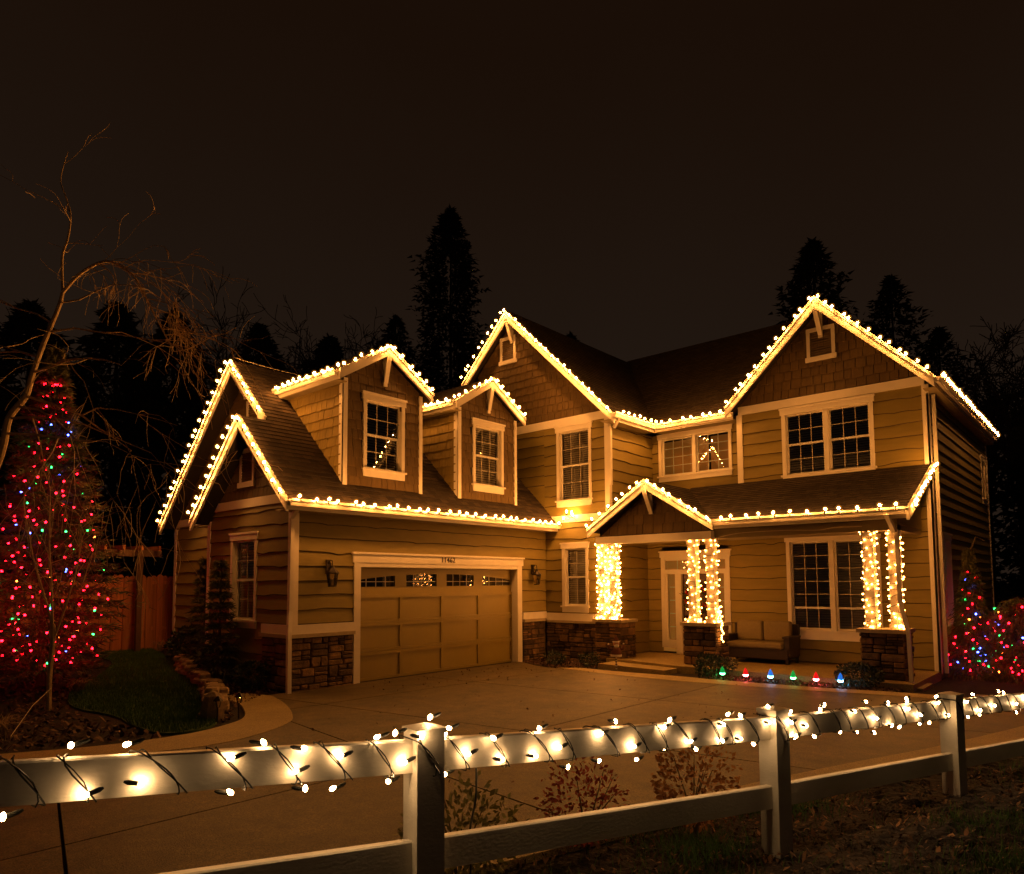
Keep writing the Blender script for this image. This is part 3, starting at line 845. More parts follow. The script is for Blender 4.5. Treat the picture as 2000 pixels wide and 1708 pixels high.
# ---- the two dormers
for i, y0 in enumerate((1.15, 4.45)):
    y1 = y0 + 2.1; yc = (y0 + y1) / 2; XD = -.06
    FD = fx(XD); wy = (yc - .56, yc + .56, 4.30, 6.10)
    dw = wallmesh('dormer_wall', FD, [(y0, 4.0), (y1, 4.0), (y1, 6.36), (yc, 7.03), (y0, 6.36)], openings=[op(*wy, apron=.18)], m='paper')
    shingles(dw, FD, [(y0 + .06, 4.08), (y1 - .06, 4.08), (y1 - .06, 6.38), (yc, 7.0), (y0 + .06, 6.38)], stagger=.035, openings=[(wy[0], wy[1], wy[2], wy[3])], w=(.14, .3))
    FC = Fr((0, y0, 0), (1, 0, 0), (0, 0, 1))
    ck = MB(); ck.prism(FC, [(XD - .12, 4.0), (XD - .12, 6.25), (-2.3, 6.25)][::-1], -.1, 0)
    FC2 = fy(y1); ck.prism(FC2, [(XD - .12, 4.0), (XD - .12, 6.25), (-2.3, 6.25)][::-1], 0, .1)
    dc = ck.build('dormer_cheek', 'paper', H)
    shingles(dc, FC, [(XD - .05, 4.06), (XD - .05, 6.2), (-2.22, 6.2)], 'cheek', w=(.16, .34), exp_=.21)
    trimbox('corner_board', FD, y0 - .03, y0 + .075, 4.06, 6.3, 0, .045); trimbox('corner_board', FD, y1 - .065, y1 + .03, 4.04, 6.3, 0, .045)
    trimbox('corner_board', FC, XD - .11, XD + .044, 4.07, 6.3, 0.0, .03)
    window(FD, *wy, grid=(3, 2), apron=.18)
    XR = .10; hw = 1.28; az = 7.2; fz = az - hw * .64
    roof([[(-4.0, y0 - (hw - 1.05), fz), (XR, y0 - (hw - 1.05), fz), (XR, yc, az), (-4.0, yc, az)]])
    roof([[(XR, y1 + (hw - 1.05), fz), (-4.0, y1 + (hw - 1.05), fz), (-4.0, yc, az), (XR, yc, az)]])
    FR = fx(XR)
    rake(FR, (yc, az + .02), (yc - hw, fz + .02), -.02, .03, .2); rake(FR, (yc, az + .02), (yc + hw, fz + .02), -.02, .03, .2)
    gutter((-2.3, yc - hw, fz + .02), (XR - .03, yc - hw, fz + .02), (0, -1, 0))
    mb = MB(); mb.box(FC, -2.2, XR - .04, fz - .2, fz - .18, 0, .22); mb.build('soffit', 'soffit', H)
    bracket(FD, yc, 6.9, .0, .14, .5)

# ---- main body: gable over the facade beside the garage
f1 = wallmesh('front_wall', F1, [(-2.55, -.5), (2.08, -.5), (2.08, 6.48), (-1.16, 9.62), (-2.55, 8.25)], openings=[op(.43, 1.57, 4.05, 6.24, .18), op(.58, 1.43, 1.25, 3.08, .17)])
planks(f1, F1, .0, 2.0, 3.82, 6.26, openings=[(.43, 1.57, 4.05, 6.27)])
planks(f1, F1, -1.2, .0, 4.7, 6.26)
planks(f1, F1, .03, 2.0, 1.24, 3.63, openings=[(.58, 1.43, 1.24, 3.1)])
trimbox('band_board', F1, -2.2, 2.1, 6.26, 6.47, 0, .05); trimbox('band_board', F1, .05, 2.1, 3.63, 3.82, 0, .05)
trimbox('corner_board', F1, 1.99, 2.13, 3.82, 6.26, 0, .045); trimbox('corner_board', F1, 1.99, 2.13, 1.25, 3.63, 0, .045)
shingles(f1, F1, [(-2.5, 6.49), (2.05, 6.49), (2.05, 6.5), (-1.16, 9.6), (-2.5, 8.3)], exp_=.22, w=(.14, .28))
window(F1, .43, 1.57, 4.05, 6.24, grid=(3, 2), apron=.18)
window(F1, .58, 1.43, 1.25, 3.08, grid=(2, 2), apron=.17)
vent(F1, -1.62, -1.02, 8.39, 9.2)
trimbox('water_table', F1, .06, 1.75, 1.03, 1.22, 0, .07); trimbox('stone_cap', F1, .12, 1.8, .97, 1.03, 0, .13, 'cap')
b4 = trimbox('stone_base', F1, .0, 2.0, -.3, .97, 0, .03, 'mortar'); stones(b4, F1, .04, 1.72, -.15, .965, .028, .12, 12)
R1 = fy(7.48)
roof([[(2.45, 7.48, 6.27), (2.45, 9.45, 6.27), (-1.16, 14.07, 9.88), (-1.16, 7.48, 9.88)]])
roof([[(-2.95, 14.0, 8.09), (-2.95, 7.48, 8.09), (-1.16, 7.48, 9.88), (-1.16, 14.0, 9.88)]])
rake(R1, (-1.16, 9.86), (2.45, 6.27), -.02, .03, .24); rake(R1, (-1.16, 9.86), (-2.95, 8.05), -.02, .03, .24)
bracket(F1, -1.16, 9.55, 0, .24, .5)
mb = MB(); mb.box(Fr((-2.55, 0, 0), (0, -1, 0), (0, 0, 1)), -14, -7.75, 6.0, 8.2, -.1, 0); mb.build('side_wall', 'siding_far', H)
# wall from the corner back to the entry
s1 = wallmesh('return_wall', S1, [(7.75, -.5), (9.95, -.5), (9.95, 6.3), (7.75, 6.3)])
planks(s1, S1, 7.78, 9.94, .16, 6.12)
trimbox('corner_board', S1, 7.70, 7.83, .2, 6.1, 0, .045)
gutter((2.45, 7.38, 6.29), (2.45, 9.47, 6.29), (1, 0, 0))
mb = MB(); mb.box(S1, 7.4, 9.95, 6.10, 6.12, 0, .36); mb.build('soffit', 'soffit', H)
mb = MB(); mb.beam((2.52, 7.62, 6.2), (2.32, 7.66, 5.95), .07, .06); mb.beam((2.2, 7.66, 5.97), (2.2, 7.66, 4.5), .075, .065, Vector((1, 0, 0))); mb.build('downspout', 'trim', H)
# upper wall with the stair window
w4 = wallmesh('upper_wall', W4, [(2.08, 3.0), (4.75, 3.0), (4.75, 6.3), (2.08, 6.3)], openings=[op(2.31, 4.43, 4.78, 6.12)])
planks(w4, W4, 2.1, 4.75, 4.2, 6.1, openings=[(2.31, 4.43, 4.78, 6.14)])
window(W4, 2.31, 4.43, 4.78, 6.12, units=2, grid=(3, 4), casement=True, back='room')
gutter((2.45, 9.45, 6.29), (4.68, 9.45, 6.29), (0, -1, 0))
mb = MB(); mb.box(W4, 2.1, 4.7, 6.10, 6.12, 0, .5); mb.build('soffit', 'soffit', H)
roof([[(2.45, 9.45, 6.27), (4.62, 9.45, 6.27), (6.83, 12.41, 8.58), (5.4, 14.22, 9.99), (-1.28, 14.22, 9.99)]])
roof([[(9.2, 18.1, 6.2), (-4.0, 18.1, 6.2), (-1.3, 14.22, 9.99), (5.4, 14.22, 9.99)]], courses=False)
# lower porch wall with the entry and the big window, and the gable above it
d1 = wallmesh('porch_wall', D, [(2.08, -.5), (8.92, -.5), (8.92, 6.3), (6.83, 8.4), (4.75, 6.3), (4.75, 3.3), (2.08, 3.3)], openings=[op(5.86, 7.90, .68, 3.11, .22), op(5.85, 7.88, 4.40, 6.17), (2.62, 4.34, .15, 2.68)])
planks(d1, D, 2.1, 8.86, .16, 3.05, openings=[(5.86, 7.9, .68, 3.12), (2.51, 4.44, -.2, 2.86)])
planks(d1, D, 4.86, 8.86, 4.3, 6.2, openings=[(5.85, 7.88, 4.40, 6.19)])
planks(d1, D, 8.5, 8.86, 3.05, 4.3)
trimbox('band_board', D, 4.78, 8.9, 6.2, 6.4, 0, .05)
trimbox('corner_board', D, 4.73, 4.87, 4.0, 6.2, 0, .045); trimbox('corner_board', D, 8.84, 8.97, .1, 6.2, 0, .045); 
trimbox('corner_board', RW, 9.555, 9.69, .1, 6.0, 0, .045)
shingles(d1, D, [(4.75, 6.42), (8.9, 6.42), (6.83, 8.42)], exp_=.22, w=(.14, .28))
window(D, 5.86, 7.90, .68, 3.11, units=2, split=.25, grid=(3, 5), grid2=(3, 1), apron=.22)
window(D, 5.85, 7.88, 4.40, 6.17, units=2, grid=(3, 2))
vent(D, 6.50, 7.14, 7.18, 7.98)
R3 = fy(9.2)
roof([[(4.6, 9.62, 6.35), (4.6, 9.2, 6.35), (6.83, 9.2, 8.58), (6.83, 12.41, 8.58)]])
roof([[(9.15, 9.2, 6.26), (9.15, 12.41, 6.26), (6.83, 12.41, 8.58), (6.83, 9.2, 8.58)], [(9.15, 12.41, 6.26), (9.15, 17.7, 6.26), (5.4, 14.22, 9.99), (6.83, 12.41, 8.58)]])
rake(R3, (6.83, 8.60), (4.6, 6.37), -.02, .03, .24); rake(R3, (6.83, 8.60), (9.15, 6.28), -.02, .03, .24)
bracket(D, 6.83, 8.3, 0, .36, .5)
gutter((9.15, 9.22, 6.27), (9.15, 17.7, 6.27), (1, 0, 0))
# right side wall
rw = wallmesh('side_wall', RW, [(9.6, -.5), (17.6, -.5), (17.6, 6.2), (9.6, 6.2)], openings=[op(10.45, 11.3, 1.03, 3.07)])
planks(rw, RW, 9.69, 17.55, .1, 6.06, openings=[(10.45, 11.3, 1.03, 3.08), (16.5, 17.2, 4.2, 5.6)], wavy=.15, exposure=.24)
trimbox('corner_board', RW, 17.5, 17.64, .1, 6.0, 0, .045)
window(RW, 10.45, 11.3, 1.03, 3.07, grid=(2, 3), back='dark')
window(RW, 16.5, 17.2, 4.2, 5.6, grid=(2, 2), back='dark')
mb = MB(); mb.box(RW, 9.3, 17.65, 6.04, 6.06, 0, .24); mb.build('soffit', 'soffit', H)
mb = MB(); mb.box(fy(17.6), -2.5, 8.92, -.5, 6.2, -.12, 0); mb.build('rear_wall', 'siding_far', H)
mb = MB(); mb.beam((9.02, 9.78, 6.0), (9.02, 9.78, .1), .07, .07, Vector((1, 0, 0))); mb.build('downspout', 'trim', H)

# ---- porch
PG = fy(7.5); PR = fy(7.2)
pgw = wallmesh('porch_gable_wall', PG, [(1.95, 3.17), (4.95, 3.17), (4.95, 3.42), (3.45, 4.3), (1.95, 3.42)], m='paper')
shingles(pgw, PG, [(2.0, 3.19), (4.92, 3.19), (3.45, 4.28)], w=(.15, .3), exp_=.24, stagger=.01)
trimbox('porch_beam', PG, 1.85, 4.97, 2.99, 3.17, -.22, .05)
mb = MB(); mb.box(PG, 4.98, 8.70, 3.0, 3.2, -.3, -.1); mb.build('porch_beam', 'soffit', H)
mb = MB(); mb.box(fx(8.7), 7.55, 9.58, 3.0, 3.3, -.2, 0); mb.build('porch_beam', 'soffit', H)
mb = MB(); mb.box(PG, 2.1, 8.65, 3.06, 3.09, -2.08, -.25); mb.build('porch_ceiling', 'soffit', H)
PS = .4625
def pz(y): return 3.38 + PS * (y - 7.2)
roof([[(5.10, 7.2, pz(7.2)), (8.98, 7.2, pz(7.2)), (8.98, 9.6, pz(9.6)), (3.45, 9.6, pz(9.6)), (3.45, 9.43, pz(9.43))]])
roof([[(5.12, 7.2, 3.36), (5.12, 7.21, 3.36), (3.45, 9.43, 4.43), (3.45, 7.2, 4.43)]])
roof([[(1.78, 9.6, 3.36), (1.78, 7.2, 3.36), (3.45, 7.2, 4.43), (3.45, 9.6, 4.43)]])
rake(PR, (3.45, 4.46), (1.78, 3.37), -.02, .03, .2); rake(PR, (3.45, 4.46), (5.14, 3.37), -.02, .03, .2)
bracket(PG, 3.45, 4.15, 0, .28, .42)
gutter((5.15, 7.2, 3.39), (8.96, 7.2, 3.39), (0, -1, 0))
mb = MB(); FPR = fx(8.98)
q = [(7.1, 3.36), (9.6, 4.52), (9.6, 4.30), (7.1, 3.14)]
mb.prism(FPR, q[::-1], -.02, .03); mb.prism(FPR, [(7.1, 3.37), (9.6, 4.53), (9.6, 4.44), (7.1, 3.28)][::-1], .03, .05); mb.build('rake_board', 'trim', H)
mb = MB(); mb.prism(fx(8.72), [(7.5, 3.1), (9.58, 3.1), (9.58, 4.4), (7.5, 3.4)], -.05, 0); mb.build('porch_end_wall', 'siding', H)
def pier(x0, x1, y0, y1, seed):
    zt = 1.03
    mb = MB(); fr = fy(y0); mb.box(fr, x0 + .03, x1 - .03, -.2, zt, -(y1 - y0), -.03)
    P = mb.build('stone_pier', 'mortar', H)
    stones(P, fy(y0), x0, x1, -.08, zt, -.032, .18, seed); stones(P, fx(x1), y0, y1, -.08, zt, -.032, .2, seed + 1)
    c = MB(); c.box(fr, x0 - .04, x1 + .04, zt, zt + .075, -(y1 - y0) - .03, .05); c.build('pier_cap', 'cap', P)
    return P
pier(1.72, 2.50, 7.55, 8.25, 21); pier(4.19, 5.0, 7.5, 8.2, 31); pier(7.96, 8.75, 7.5, 8.2, 41)
mb = MB(); mb.box(fy(7.35), 7.75, 9.05, -.2, .06, -.9, 0); mb.build('pier_plinth', 'strip', H)
COLS = [(1.88, 7.72), (2.23, 7.72), (4.40, 7.70), (4.85, 7.70), (8.15, 7.72), (8.60, 7.72)]
for (x, y) in COLS:
    mb = MB(); fr = fy(y - .11)
    mb.box(fr, x - .095, x + .095, 1.105, 2.99, -.205, -.015); mb.box(fr, x - .12, x + .12, 1.105, 1.2, -.23, .01); mb.box(fr, x - .115, x + .115, 2.9, 2.99, -.225, .005)
    mb.build('porch_column', 'trim', H)
mb = MB()
px = Vector((1, 0, 0))
mb.beam((8.62, 7.12, 3.28), (8.68, 7.42, 2.95), .075, .065); mb.beam((8.70, 7.52, 3.0), (8.70, 7.52, 1.62), .075, .065, px); mb.beam((8.70, 7.52, 1.64), (8.84, 7.42, 1.08), .075, .065, px); mb.beam((8.84, 7.42, 1.1), (8.86, 7.42, .05), .075, .065, px)
mb.build('downspout', 'trim', H)

# ---- entry
def entry():
    w = MB(); F = D
    w.box(F, 2.48, 4.47, 2.68, 2.84, 0, .055); w.box(F, 2.455, 4.495, 2.815, 2.855, 0, .08)
    w.box(F, 2.51, 2.63, .34, 2.68, 0, .045); w.box(F, 4.33, 4.44, .34, 2.68, 0, .045)
    w.box(F, 2.63, 4.33, 2.60, 2.68, -.06, .03); w.box(F, 2.63, 4.33, 2.24, 2.36, -.06, .045)
    w.box(F, 2.63, 2.69, .5, 2.24, -.06, .03); w.box(F, 2.92, 3.1, .14, 2.24, -.06, .04); w.box(F, 3.96, 4.05, .14, 2.24, -.06, .04); w.box(F, 4.28, 4.33, .5, 2.24, -.06, .03)
    w.box(F, 2.51, 2.92, .3, .5, -.06, .05); w.box(F, 4.05, 4.44, .3, .5, -.06, .05)
    w.box(F, 3.0, 4.05, .14, .19, -.06, .12)
    EN = w.build('entry_frame', 'trim', H)
    d = MB(); d.box(F, 3.1, 3.96, .19, 2.24, -.1, -.05)
    for (a, b, c, e_) in ((3.2, 3.5, .35, 1.0), (3.56, 3.86, .35, 1.0), (3.2, 3.5, 1.15, 2.1), (3.56, 3.86, 1.15, 2.1)): d.box(F, a, b, c, e_, -.05, -.035)
    d.build('front_door', 'door', EN)
    k = MB(); k.lathe(F.p(3.2, 1.1, 0), [(.0, 0), (.03, .01), (.03, .05), (0, .06)], 8); k.build('door_handle', 'iron', EN)
    for (a, b, c, e_, gx, gz) in ((2.69, 2.92, .5, 2.24, 1, 5), (4.05, 4.28, .5, 2.24, 1, 5), (2.63, 4.33, 2.36, 2.60, 5, 1)):
        q = MB(); q.face([F.p(a, c, -.03), F.p(b, c, -.03), F.p(b, e_, -.03), F.p(a, e_, -.03)]); q.build('pane', 'glass', EN)
        q = MB()
        for i in range(1, gx):
            u = a + (b - a) * i / gx; q = MB(); q.box(F, u - .012, u + .012, c, e_, -.028, -.01); q.build('muntin', 'muntin', EN)
        for i in range(1, gz):
            z = c + (e_ - c) * i / gz; q = MB(); q.box(F, a, b, z - .012, z + .012, -.028, -.01); q.build('muntin', 'muntin', EN)

entry()
mb = MB(); mb.box(D, 1.3, 4.6, .1, 2.9, -.92, -.9); mb.build('room_wall', 'litroom', H)
# house number
cu = bpy.data.curves.new('house_number', 'FONT'); cu.body = '11462'; cu.size = .165; cu.extrude = .006; cu.align_x = 'CENTER'; cu.space_character = 1.12; cu.offset = .002
tmp = bpy.data.objects.new('house_number', cu); COL.objects.link(tmp); cu.materials.append(MT['ink']); bpy.context.view_layer.update()
hn = bpy.data.objects.new('house_number', bpy.data.meshes.new_from_object(tmp.evaluated_get(bpy.context.evaluated_depsgraph_get()))); COL.objects.link(hn); bpy.data.objects.remove(tmp); hn.parent = H
hn.matrix_world = Matrix(((0, 0, 1, .062), (1, 0, 0, 4.02), (0, 1, 0, 2.515), (0, 0, 0, 1)))
flush_shingles()

# ================================================================== LIGHT STRINGS
def ico(name, r, h, m, sub=1, halo=None):
    bm = bmesh.new(); bmesh.ops.create_icosphere(bm, subdivisions=sub, radius=1.0)
    for v in bm.verts:
        t = (v.co.z + 1) / 2; v.co.x *= r * (1 - .35 * t); v.co.y *= r * (1 - .35 * t); v.co.z = v.co.z * h / 2
    if halo:
        g, gr = halo; k = set(bm.faces)
        r_ = bmesh.ops.create_icosphere(bm, subdivisions=2, radius=gr)
        for v in r_['verts']: v.co.z *= 1.1
        for f in bm.faces:
            if f not in k: f.material_index = 1
    me = bpy.data.meshes.new(name); bm.to_mesh(me); bm.free(); me.materials.append(MT[m])
    if halo: me.materials.append(MT[halo[0]])
    me.polygons.foreach_set('use_smooth', [True] * len(me.polygons)); return me
BM_ROOF = ico('bulb', .027, .06, 'e_roof', 2, ('halo', .058)); BM_FENCE = ico('bulb', .0105, .028, 'e_fence', 2); BM_COL = ico('bulb', .021, .044, 'e_col'); BM_COL2 = ico('bulb', .021, .044, 'e_col_dense')
BM_TREE = {k: ico('bulb', .024, .05, 'e_' + k) for k in ('red', 'green', 'blue', 'amber')}
def put(me, p, root, rot=None):
    o = bpy.data.objects.new('bulb', me); COL.objects.link(o); o.parent = root; o.location = p
    if rot: o.rotation_euler = rot
    return o
def light_string(label, pts, lift=-.03, spacing=.27, out=(0, 0, 0)):
    """bulbs clipped upright along a polyline, cord drooping between them"""
    root = thing('light_string', label, 'string lights', group='warm white bulb strings along the roof edges')
    pts = [Vector(p) for p in pts]; out = Vector(out); wire = MB(); cord = []
    for a, b in zip(pts[:-1], pts[1:]):
        L = (b - a).length; n = max(1, round(L / spacing))
        for i in range(n):
            t = (i + .5 + random.uniform(-.22, .22)) / n; p = a + (b - a) * t + ZV * lift + out
            put(BM_ROOF, p + ZV * .055 + Vector((random.uniform(-.02, .02), random.uniform(-.02, .02), random.uniform(-.018, .02))), root, (random.uniform(-.6, .6), random.uniform(-.6, .6), 0))
            wire.tube([p - ZV * .03, p + ZV * .02], .014, 5)
            cord += [p - ZV * .01]
            q = a + (b - a) * min(1, (i + 1) / n) + out + ZV * (lift - .055)
            cord += [q]
    wire.tube(cord, .006, 4); wire.build('wire', 'wire', root)
    return root
o3 = .11
light_string('bulbs on the left slope of the tallest garage end gable, over the narrow gable', [(-6.6, .23 - o3, 3.55), (-3.05, .23 - o3, 7.1)])
light_string('short bulb run down the right slope of the wider garage end gable to the roof', [(-3.0, .23 - o3, 7.08), (-1.62, .23 - o3, 5.66)])
light_string('bulbs on the left slope of the lower front gable at the garage end', [(-3.45, -.4 - o3, 3.45), (-1.42, -.4 - o3, 5.47)])
light_string('bulbs down the right slope of the lower gable to the garage gutter corner', [(-1.38, -.4 - o3, 5.44), (.42, -.4 - o3, 3.64)])
light_string('long row of bulbs on the gutter above the garage door', [(.645, -.4, 3.59), (.645, 7.7, 3.59)], -.02, .29)
for nm, y0 in (('dormer nearest the garage end', 1.15), ('dormer next to the tall front gable', 4.45)):
    yc = y0 + 1.05; hw = 1.28; az = 7.22; fz = az - hw * .64
    light_string('bulbs round the roof of the ' + nm, [(-2.15, yc - hw - .165, fz), (.08, yc - hw - .165, fz), (.1 + o3, yc, az), (.1 + o3, yc + hw, fz)], -.06, .235)
light_string('bulbs on both slopes of the tall gable beside the valley', [(-2.95, 7.48 - .16, 8.07), (-1.16, 7.48 - .16, 9.86), (2.4, 7.48 - .16, 6.32)], -.02, .265)
light_string('bulbs on the gutters meeting at the roof valley above the stair window', [(2.70, 7.45, 6.26), (2.70, 9.22, 6.26), (4.6, 9.25, 6.28)], -.02, .265)
light_string('bulbs on both slopes of the large gable above the upper double window', [(4.62, 9.2 - o3, 6.39), (6.83, 9.2 - o3, 8.6), (9.15, 9.2 - o3, 6.3)], -.02, .255)
light_string('bulbs in one bright line along the side eave running to the back', [(9.29, 9.3, 6.28), (9.29, 17.6, 6.28)], -.035, .21)
light_string('bulbs on both slopes of the small porch gable over the entry', [(1.7, 7.2 - o3, 3.36), (3.45, 7.2 - o3, 4.46), (5.1, 7.2 - o3, 3.38)], -.02, .255)
light_string('bulbs along the porch gutter above the loveseat and big window', [(5.2, 7.03, 3.39), (8.95, 7.03, 3.39)], -.02, .3)
light_string('bulbs up the sloping end edge of the porch roof to the corner board', [(9.08, 7.15, 3.40), (9.08, 9.55, 4.53)], -.06, .22)
light_string('bulbs clustered where the garage gutter meets the front wall', [(.70, 7.52, 3.66), (1.15, 7.55, 3.80), (.75, 7.56, 3.86), (1.2, 7.56, 3.70)], .0, .24)

# mini lights wound round each porch column
COLN = ['column beside the lower window', 'column at the corner of the entry recess', 'wrapped column in front of the wreath', 'wrapped column in front of the entry sidelight',
        'wrapped column in front of the big lower window', 'wrapped column next to the porch downspout']
for i, (x, y) in enumerate(COLS):
    root = thing('column_light_string', 'clear mini lights wound round the ' + COLN[i], 'string lights', group='mini light strings on the porch columns')
    dense = 2.3 if i < 2 else (1.6 if i < 4 else 1.65)
    turns = int(8 * dense); cord = []; N = turns * 24; r = .155
    nb = int(46 * dense); ph = random.uniform(0, 1)
    def path(t):
        a = (t * turns + ph) * 2 * math.pi; z = 1.16 + 1.84 * t + .03 * math.sin(a * 1.3)
        c, s = math.cos(a), math.sin(a); m_ = max(abs(c), abs(s)); return Vector((x + .108 * c / m_, y + .108 * s / m_, z))
    for k in range(N + 1): cord.append(path(k / N))
    w = MB(); w.tube(cord, .0045, 4); w.build('wire', 'wire', root)
    for k in range(nb):
        p = path((k + random.uniform(.1, .9)) / nb); d = (p - Vector((x, y, p.z))).normalized()
        put(BM_COL2 if i < 2 else BM_COL, p + d * random.uniform(.010, .032) + ZV * random.uniform(-.03, .03), root, (random.uniform(-1, 1), random.uniform(-1, 1), 0))
    for k in range(6 + int(4 * dense)):
        put(BM_COL2 if i < 2 else BM_COL, (x + random.uniform(-.15, .15), y - .13 + random.uniform(-.05, .22), random.choice([1.13, 1.14, 1.17, 3.0])), root)
root = thing('light_string', 'bunched mini lights heaped on the middle pier and trailing down its side', 'string lights')
cord = []
for k in range(34):
    t = k / 33
    p = Vector((5.0 + random.uniform(-.09, .05), 7.75 + random.uniform(-.1, .1), 1.12 + random.uniform(0, .42) * (1 - abs(t - .4)))) if k < 24 else Vector((5.06 + random.uniform(-.02, .02), 7.7 + random.uniform(-.05, .05), 1.1 - (k - 24) * .045))
    put(BM_COL, p, root); cord.append(p)
w = MB(); w.tube(cord, .004, 4); w.build('wire', 'wire', root)
# supply cord looping under the porch eave
w = MB(); w.tube(smooth_curve([(4.96, 7.5, 2.98), (5.6, 7.45, 3.08), (6.6, 7.45, 3.09), (7.3, 7.45, 3.06), (7.6, 7.45, 3.10), (8.1, 7.48, 3.09)], 6), .008, 5)
tag(w.build('extension_cord', 'whitewire'), 'pale cord looping under the porch eave between wrapped columns', 'cord')
w = MB(); w.tube(smooth_curve([(-2.95, .25, 7.14), (-3.0, .9, 7.12), (-3.02, 1.9, 7.12)], 6), .008, 5)
tag(w.build('extension_cord', 'whitewire'), 'pale cord lying along the garage ridge behind the first dormer', 'cord')

# ================================================================== WHITE RAIL FENCE
TH = math.radians(14.3)
FD_ = Vector((math.sin(TH), math.cos(TH), 0)); FN = Vector((math.cos(TH), -math.sin(TH), 0)); P1 = Vector((9.762, -5.391, 0))
def fp(s, z, n=0.0): return P1 + FD_ * s + FN * n + ZV * z       # n toward the camera from the post front face
FF = Fr(P1, FD_, ZV)
FENCE = thing('rail_fence', 'white two rail fence wrapped with warm light strings along the drive', 'fence')
def ztop(s):
    xs = [(-8, 2.02), (-1.38, 1.50), (0, 1.385), (2.37, 1.215), (4.6, 1.095), (7.0, .965), (9.5, .84), (16, .6)]
    for (a, za), (b, zb) in zip(xs[:-1], xs[1:]):
        if s <= b: return za + (zb - za) * (s - a) / (b - a)
    return xs[-1][1]
PST = [-4.88, -2.44, 0.0, 2.38, 4.66, 7.05, 9.5]
for s in PST:
    mb = MB(); zt = ztop(s) + .022; g = gh(*fp(s, 0)[:2]) - .15; w = .127
    mb.box(FF, s, s + w, g, zt, -w, 0)
    P = mb.build('post', 'white', FENCE)
    c = MB(); c.box(FF, s - .006, s + w + .006, zt, zt + .022, -w - .006, .006)
    a, b = s + w / 2, -w / 2; zz = zt + .022
    q = [FF.p(s - .004, zz, -w - .004), FF.p(s + w + .004, zz, -w - .004), FF.p(s + w + .004, zz, .004), FF.p(s - .004, zz, .004), FF.p(a, zz + .018, b)]
    c.poly(q, [(3, 2, 4), (2, 1, 4), (1, 0, 4), (0, 3, 4)]); c.build('post_cap', 'white', P)
for i in range(len(PST) - 1):
    for dz in (0.0, -.405):
        a, b = PST[i] + .085 - .05, PST[i + 1] + .04
        za, zb = ztop(PST[i] + .06) + dz, ztop(PST[i + 1] + .06) + dz
        mb = MB(); n0, n1 = -.088, -.042
        k = .132; bev = .006
        pr = [(n0, -k), (n1, -k), (n1, -bev), (n1 - bev, 0), (n0 + bev, 0), (n0, -bev)]; kk = len(pr)
        vs = [FF.p(s, z + dzz, n) for (s, z) in ((a, za), (b, zb)) for (n, dzz) in pr]
        mb.poly(vs, [(j, (j + 1) % kk, kk + (j + 1) % kk, kk + j)[::-1] for j in range(kk)] + [tuple(range(kk)), tuple(reversed(range(kk, 2 * kk)))])
        o = mb.build('rail', 'white', FENCE)
        bm = bmesh.new(); bm.from_mesh(o.data); bmesh.ops.recalc_face_normals(bm, faces=bm.faces[:]); bm.to_mesh(o.data); bm.free()
# bulbs of the strings wound round the top rail: (distance along the fence, height)
FB = [(-1.37,1.33),(-1.20,1.52),(-1.04,1.50),(-1.16,1.37),(-1.00,1.38),(-0.72,1.42),(-0.71,1.29),(-0.60,1.44),(-0.49,1.34),(-0.46,1.42),(-0.44,1.26),(-0.33,1.24),(-0.32,1.37),(-0.16,1.42),(-0.10,1.23),(-0.07,1.42),(-0.05,1.31),(0.01,1.41),(0.08,1.47),(0.15,1.39),(0.18,1.41),(0.16,1.22),(0.25,1.30),(0.43,1.25),(0.38,1.35),(0.61,1.24),(0.65,1.34),(0.75,1.26),(0.83,1.15),(1.01,1.29),(1.03,1.15),(1.14,1.33),(1.23,1.20),(1.31,1.11),(1.45,1.27),(1.53,1.29),(1.52,1.13),(1.65,1.17),(1.77,1.10),(1.91,1.14),(1.92,1.23),(2.01,1.27),(2.07,1.13),(2.12,1.24),(2.28,1.06),(2.34,1.19),(2.41,1.27),(2.50,1.18),(2.60,1.22),(2.71,1.13),(2.60,1.08),(2.68,1.05),(2.89,1.03),(2.92,1.19),(2.95,1.23),(3.19,1.02),(3.26,1.16),(3.37,1.00),(3.45,1.20),(3.54,1.08),(3.59,0.97),(3.73,1.01),(3.77,1.15),(3.92,0.97),(3.97,1.10),(4.00,1.17),(4.05,1.13),(4.14,1.04),(4.21,0.96),(4.36,0.95),(4.42,1.10),(4.57,0.99),(4.45,1.14),(4.89,1.06),(5.03,0.92),(5.12,0.97),(5.13,1.09),(5.21,0.92),(5.39,0.98),(5.56,1.08),(5.70,1.05),(5.82,0.95),(5.93,0.86),(6.03,0.99)]
for s in np.arange(-4.6, -1.5, .13): FB.append((float(s), ztop(s) - random.choice([-.03, .06, .1, .15])))
for s in np.arange(6.1, 9.4, .11): FB.append((float(s), ztop(s) - random.choice([-.04, .02, .06, .1, .15])))
SECT = [(-4.9, -2.3, 'far left panel, outside the nearest post'), (-2.3, .06, 'rail left of the nearest fence post'), (.06, 2.44, 'rail between the two nearest fence posts'), (2.44, 4.72, 'third rail towards the lit shrub'), (4.72, 7.1, 'farthest visible rail in front of the lit shrub'), (7.1, 9.6, 'rail beyond the picture edge')]
